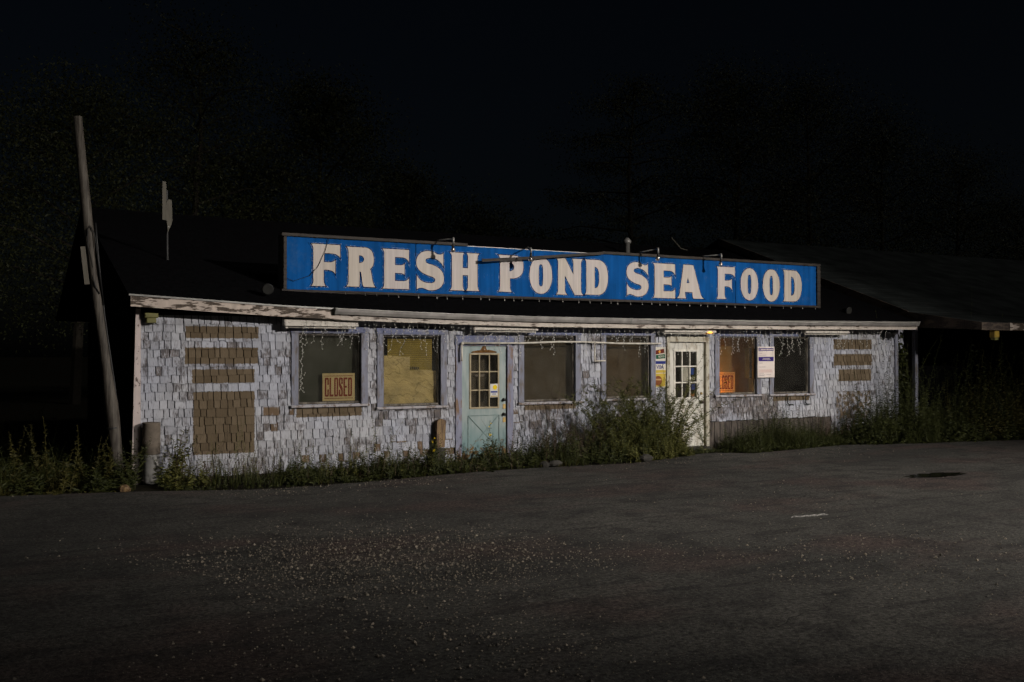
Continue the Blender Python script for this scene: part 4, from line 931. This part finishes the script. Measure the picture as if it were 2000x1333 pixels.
# litter strip, puddle
lt = MB(); lp = [(6.46 + .056*i, -7.33 + .012*math.sin(i*1.7) - .006*i, .006 + .010*abs(math.sin(i*1.3))) for i in range(11)]
lt.tube(lp, [.004, .012, .014, .010, .013, .011, .014, .010, .012, .018, .004], 5)
solo(lt, 'litter_strip', plain('pale_plastic_strip', (.17, .165, .155), .8, .1, 0, .6, 40), 'crumpled pale strip of litter lying on the asphalt', 'litter', (6.75, -7.36, 0))
pu = MB(); n = 26
pts = [(11.62 + .62*math.cos(2*math.pi*i/n)*(1+.25*math.sin(i*1.9)), -5.36 + .22*math.sin(2*math.pi*i/n)*(1+.25*math.cos(i*2.7)), .006) for i in range(n)]
pu.add(pts, [tuple(range(n))]); o = pu.build('puddle', N('dark_water').done((.008, .008, .007), .12, .5)); tag(o, 'dark wet pothole in the asphalt at right', None, None, 'structure')

# ------------------------------------------------------------------ building on the right
RB = thing('neighbour_building', 'dark adjoining building with a big grey roof and porch eave at right', 'building', (24, 1, 0))
X0, X1 = 17.55, 42.0
def slab(pts, th):
    mb = MB(); n = len(pts); mb.v = list(pts) + [(p[0], p[1], p[2]-th) for p in pts]
    mb.f = [tuple(range(n)), tuple(range(2*n-1, n-1, -1))] + [(i, i+n, (i+1) % n+n, (i+1) % n) for i in range(n)]; mb.m = [0]*len(mb.f); return mb
zt0 = 2.985; R_SL = .355
rf = slab([(X0, 0.0, zt0), (X1, 0.0, zt0), (X1, 6.9, zt0+R_SL*6.9), (X0, 6.9, zt0+R_SL*6.9)], .06).build('roof', M['old_roof'], RB)
# shingle courses as real strips on the near part
for j in range(18):
    y = .05 + j*.38; z = zt0 + R_SL*y
    MB().add([(X0+.02, y, z+.014), (X1, y, z+.014), (X1, y+.385, z+R_SL*.385+.003), (X0+.02, y+.385, z+R_SL*.385+.003), (X0+.02, y, z-.0), (X1, y, z-.0)], [(0,1,2,3), (4,5,1,0)]).build('roof_course', M['old_roof'], rf)
slab([(X0, 6.9, zt0+R_SL*6.9), (X1, 6.9, zt0+R_SL*6.9), (X1, 13.5, zt0), (X0, 13.5, zt0)], .06).build('roof', M['old_roof'], RB)
pr = slab([(X0, -1.95, 2.69), (X1, -1.95, 2.69), (X1, -.002, zt0), (X0, -.002, zt0)], .05).build('porch_roof', M['old_roof'], RB)
M['dark_fascia'] = peel('grimy_fascia', (.11, .085, .065), (.045, .035, .03), .5, .04, (3, 3, 9))
MB().add([(X0-.03,0.0,zt0+.03),(X0-.03,6.9,zt0+.03+R_SL*6.9),(X0-.03,6.9,zt0-.17+R_SL*6.9),(X0-.03,0.0,zt0-.17),(X0-.002,0.0,zt0+.03),(X0-.002,6.9,zt0+.03+R_SL*6.9),(X0-.002,6.9,zt0-.17+R_SL*6.9),(X0-.002,0.0,zt0-.17)],
         [(0,1,2,3),(7,6,5,4),(0,4,5,1),(1,5,6,2),(2,6,7,3),(3,7,4,0)]).build('rake_board', M['dark_fascia'], RB)
MB().add([(X0-.03,-1.95,2.70),(X0-.03,-.003,zt0+.01),(X0-.03,-.003,zt0-.36),(X0-.03,-1.95,2.53),(X0-.002,-1.95,2.70),(X0-.002,-.003,zt0+.01),(X0-.002,-.003,zt0-.36),(X0-.002,-1.95,2.53)],
         [(0,1,2,3),(7,6,5,4),(0,4,5,1),(1,5,6,2),(2,6,7,3),(3,7,4,0)]).build('rake_board', M['dark_fascia'], RB)
x = X0 - .03
for i in range(8):
    x2 = x + (1.0 if i == 0 else 3.2)
    MB().bbox(x+.002, x2-.002, -1.985, -1.952, 2.52, 2.695, .004).build('eave_board', M['dark_fascia'] if i == 0 else M['fascia'], RB); x = x2
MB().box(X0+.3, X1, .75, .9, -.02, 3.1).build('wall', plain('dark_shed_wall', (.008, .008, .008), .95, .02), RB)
MB().box(X0+.05, X0+.17, .0, .74, -.02, 2.95).build('side_wall', M['sheath'], RB)
for xx, yy_ in ((X0+.05, -.15), (22.0, -1.85), (27, -1.85), (32, -1.85)): MB().bbox(xx, xx+.10, yy_, yy_+.10, -.02, 2.75).build('porch_post', M['lav_trim'] if xx < 18 else M['dark_fascia'], RB)
# recessed shingled return between the two buildings
rw = MB().box(LEN+.032, X0+.04, .20, .30, -.02, 2.66).build('return_wall', M['sheath'], shop)
SHING = []; lay(LEN+.034, X0+.04, .04, 2.60, .178); rs = MB()
for sg in SHING: shingle_geo(rs, *sg, R)
tag(rs.build('shingle_field', M['shingle'], rw), None, None, None, 'stuff')
t = thing('porch_lamp', 'small yellow lamp box under the neighbouring porch eave', 'light fixture', (18.1, -1.9, 2.3))
MB().bbox(18.05, 18.22, -1.93, -1.80, 2.36, 2.515, .01).build('shade', plain('yellow_shade', (.36, .24, .04), .5), t); MB().bbox(18.07, 18.20, -1.92, -1.81, 2.30, 2.358, .006).build('lens', M['olive'], t)
# roof vent and bits above the sign
solo(MB().lathe((13.0, 5.2, 4.55), (0, 0, 1), [(0, .07), (.35, .07), (.36, .11), (.42, .11), (.5, .04)], 10), 'vent_pipe', M['galv'], 'small metal vent pipe on the roof behind the sign', 'vent', (13.0, 5.2, 4.55), None, True)
solo(MB().tube([(16.4, 6.2, 4.85), (15.5, 6.1, 4.98), (15.1, 6.0, 5.25)], .014, 5), 'roof_stay', M['plank'], 'thin bent metal stay on the roof behind the right end of the sign', 'stay', (16, 6, 4.8))

# ------------------------------------------------------------------ leaning pole, hanging board
pole = thing('utility_pole', 'thick leaning broken wooden pole left of the shop', 'pole', (-0.28, -0.1, 0))
B0, B1 = Vector((-0.275, -0.1, -.1)), Vector((-0.906, -0.1, 5.57))
def along(u, dx=0, dy=0): p = B0 + (B1-B0)*u; return (p.x+dx, p.y+dy, p.z)
prf = [(0, .082), (.1, .086), (.2, .100), (.24, .102), (.33, .074), (.45, .068), (.52, .074), (.58, .054), (.63, .052), (.70, .078), (.85, .070), (1, .062)]
MB().tube([along(u, .02*math.sin(u*7)) for u, r in prf], [r for u, r in prf], 14).build('shaft', M['polewood'], pole, True)
MB().tube([along(u, .085+.02*math.sin(u*9), -.03) for u in [.22+.05*i for i in range(11)]], .016, 6).build('conduit', M['black'], pole, True)
MB().tube([along(.60, -.03, -.085), along(.66, -.06, -.08), along(.70, -.04, -.09), along(.71, .0, -.095), along(.69, .05, -.085), along(.50, .07, -.06)], .008, 6).build('cable_loop', M['black'], pole, True)
MB().tube([along(.58, -.05, -.07), along(.55, -.02, -.08), along(.53, .03, -.08)], .008, 6).build('cable_loop', M['black'], pole, True)
MB().bar(along(.655, -.13, -.03), along(.555, -.13, -.03), .07, .04, (0, 1, 0)).build('side_board', M['plank'], pole)
MB().tube([along(.63, -.13, 0), along(.63, 0, 0)], .015, 6).build('bracket', M['black'], pole)
MB().tube([along(.17, 0, 0), along(.174, 0, 0)], .1035, 16).build('wire_band', M['black'], pole)
hb = thing('broken_board', 'weathered split boards nailed to a thin dark stake standing on the left of the roof', 'board', (0.75, 2.0, 3.6))
MB().tube([(0.80, 2.12, 3.55), (0.78, 2.10, 4.9)], .022, 7).build('stake', M['black'], hb)
MB().prism([(.690, 4.36), (.765, 4.36), (.750, 5.04), (.685, 5.045)], 2.0, 2.03).build('board', M['plank'], hb)
MB().prism([(.768, 4.36), (.79, 4.15), (.85, 4.30), (.865, 4.36), (.855, 4.72), (.80, 4.74), (.77, 4.70)], 2.04, 2.066).build('board', M['plank'], hb)
MB().lathe((.79, 2.0, 4.24), (0, -1, 0), [(0, .012), (.03, .012)], 8).build('bolt', M['galv'], hb)

# ------------------------------------------------------------------ plants
def leaf(mb, p, d, ln, wd, rr, m=0):
    d = d.normalized(); s_ = d.cross(Vector((rr.uniform(-1, 1), rr.uniform(-1, 1), rr.uniform(-.4, 1)))).normalized() * wd
    mid = p + d*ln*.45; mb.add([p, mid+s_, p+d*ln+Vector((0, 0, -ln*.15)), mid-s_], [(0, 1, 2, 3)], m)
def stalk(mb, base, h, lean, rr, nl, ll, lw, m=0, ms=None, taper=True, r=.005, up=.5):
    b = Vector(base); k = 5; pts = [b]
    for i in range(1, k+1):
        u = i/k; pts.append(b + Vector((lean[0]*u**1.6 + rr.uniform(-.012, .012), lean[1]*u**1.6 + rr.uniform(-.012, .012), h*(u - .12*u*u*(abs(lean[0])+abs(lean[1]))))))
    mb.tube(pts, [r*(1-.7*i/k) for i in range(k+1)], 3, m if ms is None else ms, False)
    for i in range(nl):
        u = (i + rr.random()) / nl; u = .10 + .9*u; f = u*k; j = min(int(f), k-1); p = pts[j].lerp(pts[j+1], f-j)
        a = rr.uniform(0, 6.283); d = Vector((math.cos(a), math.sin(a), up + rr.uniform(-.5, .4)))
        q = (1.1 - .75*u) if taper else 1.0
        leaf(mb, p, d, ll*q*rr.uniform(.7, 1.2), lw*q*rr.uniform(.7, 1.2), rr, m)
    return pts
def tuft(mb, base, h, rr, n, m):
    for _ in range(n):
        a = rr.uniform(0, 6.283); L_ = h*rr.uniform(.5, 1.1); sp = rr.uniform(.25, .9)*L_; w_ = rr.uniform(.0025, .005); b = Vector(base)
        dx, dy = math.cos(a), math.sin(a); px, py = -dy*w_, dx*w_; vs = []
        for u in (0, .35, .7, 1):
            p = b + Vector((dx*sp*u*u, dy*sp*u*u, L_*(u - .35*u*u*sp/L_))); q = 1 - u
            vs += [p + Vector((px*q, py*q, 0)), p - Vector((px*q, py*q, 0))]
        mb.add(vs, [(0, 1, 3, 2), (2, 3, 5, 4), (4, 5, 7, 6)], m)
def weeds(name, label, zones, seed, mats, cat='weeds'):
    rr = random.Random(seed); mb = MB()
    for (x0, x1, y0, y1, n, h0, h1, nl, ll, lw, m, up) in zones:
        for _ in range(n):
            x = rr.uniform(x0, x1); y = rr.uniform(y0, y1); y = max(y, edge_y(x) + (rr.uniform(-.03, .1) if rr.random() < .9 else rr.uniform(-.22, 0))); h = (1.3 if name == 'base_weeds' else 1.1)*rr.uniform(h0, h1)*rr.uniform(.55, 1.1)*(.82 + .30*math.sin(x*2.1+y)+.22*math.sin(x*5.3+1.3))*(.45 + .55*min(1, max(0, (y - edge_y(x))/.5)))
            if nl == 0: tuft(mb, (x, y, -.02), h, rr, 16, m); continue
            stalk(mb, (x, y, -.02), h, (rr.gauss(0, .22)*h, rr.gauss(-.06, .14)*h), rr, nl, ll, lw, m, None, True, .004, up)
    o = mb.build(name, mats); tag(o, label, cat, None, 'stuff')
W3 = [M['weed'], M['weed2'], M['gold'], M['twig']]
# (x0,x1,y0,y1,count,h0,h1,leaves,len,wid,mat,up)
weeds('base_weeds', 'dense low dark weeds growing along the foot of the shop front', [
    (0.25, 0.9, -1.2, -.1, 36, .25, .6, 26, .10, .016, 1, .3), (0.2, 2.2, -1.5, -.4, 120, .08, .28, 14, .06, .009, 0, .4), (0.5, 2.2, -.9, -.1, 60, .35, .75, 14, .05, .006, 3, .4), (0.7, 2.2, -1.0, -.2, 30, .35, .75, 22, .07, .008, 1, .5), (0.2, 2.4, -1.6, -.2, 110, .15, .42, 0, 0, 0, 0, 0),
    (2.0, 5.5, -1.5, -.3, 260, .15, .5, 34, .085, .014, 0, .3), (2.2, 5.4, -1.2, -.4, 70, .35, .75, 34, .07, .011, 1, .4), (1.9, 3.6, -.7, -.1, 16, .6, 1.05, 20, .07, .008, 1, .4), (2.0, 6.5, -1.4, -.3, 80, .35, .8, 12, .05, .006, 3, .5), (2.0, 7.2, -1.5, -.3, 260, .2, .55, 0, 0, 0, 0, 0), (2.0, 7.2, -1.6, -1.0, 60, .15, .35, 0, 0, 0, 2, 0),
    (5.3, 7.4, -1.2, -.1, 170, .15, .45, 34, .085, .015, 0, .3), (6.4, 7.0, -.8, -.2, 24, .45, .8, 26, .07, .013, 0, .3), (7.2, 8.6, -1.3, -.1, 150, .3, .8, 34, .08, .012, 0, .4), (6.9, 8.7, -.8, -.1, 100, .5, 1.25, 14, .05, .006, 3, .5),
    (8.3, 10.2, -1.4, -.2, 260, .3, .8, 44, .08, .010, 1, .4), (10.0, 11.5, -.8, -.35, 110, .06, .2, 14, .07, .008, 0, .4), (10.3, 11.3, -.3, -.12, 16, .3, .65, 8, .05, .005, 3, .5), (7.2, 11.6, -1.5, -.4, 160, .12, .4, 0, 0, 0, 0, 0),
    (11.4, 15.0, -1.3, -.12, 260, .15, .5, 30, .13, .009, 0, .7), (11.5, 15.2, -.8, -.1, 150, .5, .95, 28, .12, .008, 0, .6), (11.4, 15.2, -1.3, -.1, 420, .3, .85, 0, 0, 0, 0, 0), (14.2, 15.3, -.5, -.1, 50, .8, 1.3, 20, .05, .008, 3, .4)], 101, W3)
weeds('left_weeds', 'tall dim weeds and grass in the dark field left of the shop', [
    (-9, -.35, -.6, 5.5, 500, .4, 1.0, 20, .22, .010, 0, .9), (-9, -.3, -.8, 5.5, 800, .4, 1.1, 0, 0, 0, 0, 0), (-4, -.3, -.9, 1.0, 200, .3, .8, 0, 0, 0, 2, 0), (-4.5, -.3, -.9, 2.0, 300, .25, .6, 22, .16, .014, 0, .6), (-3, -.2, -1.0, -.3, 80, .05, .16, 10, .12, .008, 2, .6), (-.75, -.12, -.75, -.25, 90, .7, 1.15, 34, .13, .014, 0, .6)], 102, W3)
weeds('right_weeds', 'tall tangled weeds filling the dark porch at right', [
    (14.9, 17.4, -1.3, -.1, 300, .5, 1.1, 36, .12, .018, 0, .4), (15.2, 17.6, -.9, -.1, 90, .9, 1.9, 36, .10, .012, 0, .4), (16.3, 20.5, -1.4, -.1, 130, 1.6, 2.6, 44, .11, .012, 0, .4), (15, 24, -1.9, -.3, 500, .6, 1.5, 0, 0, 0, 0, 0), (17.0, 24.0, -2.0, .4, 520, .6, 1.6, 40, .15, .015, 0, .4),
    (18.2, 22.5, -1.9, -.4, 200, 1.3, 2.5, 46, .13, .014, 2, .4), (16, 24, -2.0, -1.4, 260, .1, .3, 18, .1, .012, 0, .5)], 103, W3)

# individual plants
def bush(name, label, cat, c, stems, seed, mats, base_sp, hr, lean, nl, ll, lw, twigs=0, tips=None):
    rr = random.Random(seed); t = thing(name, label, cat, (c[0], c[1], 0)); fo = MB(); stm = MB()
    def one(b, h, ln, n_, l_, w_, up=.55, rad=.008):
        tmp = MB(); pts = stalk(tmp, b, h, ln, rr, n_, l_, w_, 0, 1, True, rad, up)
        for f, m in zip(tmp.f, tmp.m):
            tgt = fo if m == 0 else stm; tgt.add([tmp.v[q] for q in f], [tuple(range(len(f)))])
        return pts
    for i in range(stems if tips is None else len(tips)):
        bx, by = c[0]+rr.gauss(0, base_sp[0]), c[1]+rr.gauss(0, base_sp[1])
        if tips is None: h = rr.uniform(*hr); lx = rr.uniform(*lean)*h
        else: h = tips[i][1]*1.06; lx = tips[i][0] - bx
        pts = one((bx, by, 0), h, (lx, rr.gauss(-.06, .14)*h), nl, ll, lw)
        for k in range(twigs):
            p = pts[1 + k % 4].lerp(pts[2 + k % 4], rr.random()); a_ = rr.uniform(0, 6.28); q = rr.uniform(.15, .38)*(1.2 - .2*(k % 4))
            one(p, q*rr.uniform(.5, 1), (math.cos(a_)*q*.9, math.sin(a_)*q*.7), nl//3, ll*.7, lw*.8, .5, .004)
    fo.build('foliage', mats[0], t)['kind'] = 'stuff'; stm.build('stems', mats[1], t)['kind'] = 'stuff'
    return t
bush('tall_bush', 'large feathery green bush growing beside the cream door', 'bush', (9.12, -.70), 95, 201, (M['weed2'], M['weed']), (.55, .20), (.7, 1.65), (-.85, .62), 80, .10, .008, 9)
bush('leaning_mugwort', 'leafy weed stalks leaning right across the cream door', 'plant', (9.78, -.72), 14, 202, (M['weed2'], M['weed2']), (.10, .06), (1.2, 2.0), (.08, .72), 50, .16, .015, 0,
     [(11.05, 1.22), (10.98, 1.42), (10.72, 1.30), (10.55, 1.62), (10.78, 1.82), (10.35, 1.55), (10.25, 1.78), (10.9, .95), (10.6, .75), (10.1, 1.5), (10.75, .55), (10.45, .9), (10.5, 1.15), (10.3, 1.3), (10.85, .7)])
bush('upright_mugwort', 'tall pointed weed stalk rising over the panes of the cream door', 'plant', (9.85, -.62), 3, 203, (M['weed2'], M['weed2']), (.05, .04), (1.95, 2.25), (.08, .2), 90, .12, .012, 0, [(10.50, 2.12), (10.42, 1.85), (9.85, 1.75)])
bush('twiggy_shrub', 'bare reddish twiggy shrub under the window right of the teal door', 'shrub', (7.85, -.5), 30, 204, (M['twig'], M['twig']), (.32, .15), (.5, 1.1), (-.6, .35), 24, .05, .005, 6)
def primrose(c, h, label, seed):
    t = bush('flowering_weed', label, 'plant', c, 9, seed, (M['weed'], M['weed']), (.10, .08), (h*.5, h*.8), (-.35, .35), 34, .10, .018)
    mb = MB(); rr = random.Random(seed); tmp = MB(); stalk(tmp, (c[0], c[1]-.05, 0), h, (0.01, 0), rr, 50, .08, .015, 0, None, True, .007, .5); tmp.build('stem', M['gold'], t)
    for (dx, dz) in ((.0, -.24), (.015, -.04), (-.02, -.10)):
        f = MB(); p = Vector((c[0]+dx, c[1]-.09, h+dz))
        for i in range(5): a_ = i*1.2566; leaf(f, p, Vector((math.cos(a_), -.5, math.sin(a_))), .035 if dz < -.2 else .02, .018 if dz < -.2 else .009, rr)
        f.build('flower', M['flower'], t)
primrose((5.83, -.55), .80, 'yellow flowered weed standing before the teal door', 211)
primrose((4.55, -.95), .62, 'yellow flowered weed under the papered window', 212)
# goldenrods at left
for i, (gx, gy, gh) in enumerate(((-.75, -.35, 1.02), (-1.35, -.2, 1.12), (-1.75, .0, .98), (-.48, -.5, .72), (-2.5, .3, 1.05), (-2.0, -.3, .7), (-1.05, -.6, .62))):
    rr = random.Random(300+i); lab = ['nearest tall goldenrod left of the corner post', 'tallest goldenrod stalk, left of the leaning pole', 'goldenrod just left of the tallest one', 'short goldenrod touching the corner post', 'goldenrod at the left edge of the picture', 'bent goldenrod in front of the left weeds', 'lowest goldenrod near the asphalt edge'][i]
    t = thing('goldenrod', lab, 'plant', (gx, gy, 0), 'goldenrods left of the shop')
    mb = MB(); 
    for k in range(4): stalk(mb, (gx+rr.gauss(0, .05), gy+rr.gauss(0, .05), -.02), gh*rr.uniform(.75, 1.05), (rr.gauss(0, .14), rr.gauss(0, .1)), rr, 80, .10, .012, 0, None, True, .006, .7)
    mb.build('foliage', M['gold'], t)
# weed with pinnate leaves at the bucket
bush('leafy_weed', 'leafy weed growing in front of the ribbed bucket at left', 'plant', (0.48, -.45), 9, 220, (M['weed2'], M['twig']), (.08, .06), (.55, .95), (-.15, .4), 40, .13, .020)
# vine on the right corner
vn = thing('climbing_vine', 'dark vine climbing the recessed wall at the right end of the shop', 'vine', (17.3, .1, 0)); rr = random.Random(41); lv = MB(); stv = MB()
for k in range(9):
    p = Vector((17.15 + rr.uniform(0, .4), .10, 0)); pts = [p.copy()]
    while p.z < rr.uniform(1.6, 2.6):
        p = p + Vector((rr.gauss(0, .05), rr.gauss(0, .012), .12)); p.x = min(max(p.x, 17.02), 17.62); p.y = min(max(p.y, .04), .14); pts.append(p.copy())
        for _ in range(6): leaf(lv, p + Vector((rr.gauss(0, .05), -.01, rr.gauss(0, .05))), Vector((rr.uniform(-1, 1), -.6, rr.uniform(-1, .3))), .10, .04, rr)
    stv.tube(pts, .008, 4)
lv.build('foliage', M['weed'], vn); stv.build('stems', M['twig'], vn)

# ------------------------------------------------------------------ trees
def tree(label, x, y, h, cr, z0, seed, nleaf, name='tree', layered=False, sparse=1.0):
    rr = random.Random(seed); t = thing(name, label, 'tree', (x, y, 0), 'trees behind the shop'); tr = MB(); lf = MB()
    tr.tube([(x, y, -.1), (x+rr.uniform(-.2, .2), y, h*.35), (x+rr.uniform(-.4, .4), y, h*.7), (x+rr.uniform(-.4, .4), y, h*.96)], [.22, .17, .09, .02], 7)
    tips = []
    nb = 26 if not layered else 30
    for i in range(nb):
        u = (i+rr.random())/nb; z = z0 + (h*.97-z0)*u; a = i*2.4 + rr.uniform(-.4, .4)
        prof_ = math.sin(math.pi*min(1, .12+.88*u)**.75) if not layered else (1.05-u)
        L_ = cr*(.35+.75*prof_)*rr.uniform(.7, 1.15); rise = L_*(rr.uniform(.1, .55) if not layered else rr.uniform(-.05, .12))
        p0 = Vector((x, y, z)); p1 = p0 + Vector((math.cos(a)*L_, math.sin(a)*L_, rise)); pm = p0.lerp(p1, .5) + Vector((0, 0, L_*.08))
        tr.tube([p0, pm, p1], [.06, .04, .012], 5, 0, False)
        for k in range(5 if not layered else 6):
            q = p0.lerp(p1, .35+.65*k/4.5); q += Vector((rr.gauss(0, .25), rr.gauss(0, .25), rr.gauss(0, .12))); tips.append((q, (.55 if not layered else .38)*rr.uniform(.6, 1.3)*cr/2.6))
    n = int(nleaf*sparse*2.2)
    for i in range(n):
        q, r_ = tips[i % len(tips)] if rr.random() < .9 else rr.choice(tips)
        p = q + Vector((rr.gauss(0, r_), rr.gauss(0, r_), rr.gauss(0, r_*(.7 if not layered else .28))))
        leaf(lf, p, Vector((rr.uniform(-1, 1), rr.uniform(-1, 1), rr.uniform(-.9, .3))), rr.uniform(.09, .17), rr.uniform(.024, .045), rr)
    tr.build('trunk', M['bark'], t); lf.build('crown', M['tree_leaf'], t)
tree('tall open tree with thin top branches behind the leaning pole', 6.2, 27.0, 15.8, 4.0, 5, 1, 9000, sparse=.8)
tree('dense tree filling the far left behind the pole', 1.5, 26.0, 12.2, 4.6, 3, 2, 13000)
tree('dark tree at the very left edge', -4.5, 26.0, 11.8, 4.6, 3, 3, 9000)
tree('rounded tree above the left end of the sign', 12.0, 27.0, 14.2, 3.4, 4, 4, 13000)
tree('small low tree seen in the gap above the word FRESH', 17.0, 29.0, 11.0, 3.2, 2, 5, 9000)
tree('low bushy tree in the sky gap above the middle of the sign', 22.0, 31.0, 9.4, 4.0, 2, 6, 9000)
tree('layered tree with flat spreading boughs above SEA', 29.0, 27.0, 16.8, 6.0, 5, 7, 9000, 'tree', True)
tree('tall dense tree above FOOD, left of the right hand mass', 37.0, 28.0, 18.4, 4.8, 4, 8, 15000)
tree('tall dense tree in the middle of the right hand mass', 43.5, 28.5, 18.8, 5.0, 4, 9, 15000)
tree('dense tree on the right shoulder of the tree mass', 50.5, 29.0, 17.4, 5.0, 4, 10, 13000)
tree('lower tree at the right edge of the tree mass', 58.0, 29.0, 15.6, 5.0, 3, 11, 11000)
tree('far tree at the right border of the picture', 66.0, 30.0, 13.0, 5.0, 3, 12, 8000)
tree('lower dark tree between the pole and the sign', 9.0, 31.0, 11.4, 4.2, 2, 13, 9000)

# ------------------------------------------------------------------ the roadside lamp that lights the lot (behind the camera)
sl = thing('street_lamp', 'tall roadside lamp lighting the lot from behind the camera', 'street lamp', (LAMP_POS[0], LAMP_POS[1]-.8, 0))
LP = Vector(LAMP_POS); aim = (Vector(LAMP_AIM) - LP).normalized()
MB().tube([(LP.x, LP.y-.8, 0), (LP.x, LP.y-.8, 9.4)], [.10, .06], 12).build('pole', M['galv'], sl, True)
MB().tube([(LP.x, LP.y-.8, 9.3), (LP.x, LP.y-.7, 9.62), (LP.x, LP.y-.35, 9.68)], .03, 8).build('arm', M['galv'], sl, True)
MB().lathe(LP - aim*.30, aim, [(0, .05), (.06, .12), (.22, .20), (.28, .20)], 14).build('lamp_head', M['black'], sl, True)
MB().lathe(LP - aim*.035, aim, [(0, .17), (.01, .17)], 14).build('lamp_glass', emis('lamp_glow', (1, .93, .84), 30), sl)
ld = bpy.data.lights.new('street_light', 'SPOT'); ld.energy = LAMP_WATT; ld.color = (1, .93, .86); ld.spot_size = math.radians(LAMP_CONE); ld.spot_blend = 1.0; ld.shadow_soft_size = .16
lo = bpy.data.objects.new('street_light', ld); link(lo, sl, LP + aim*.03); lo.rotation_euler = (-aim).to_track_quat('Z', 'Y').to_euler()
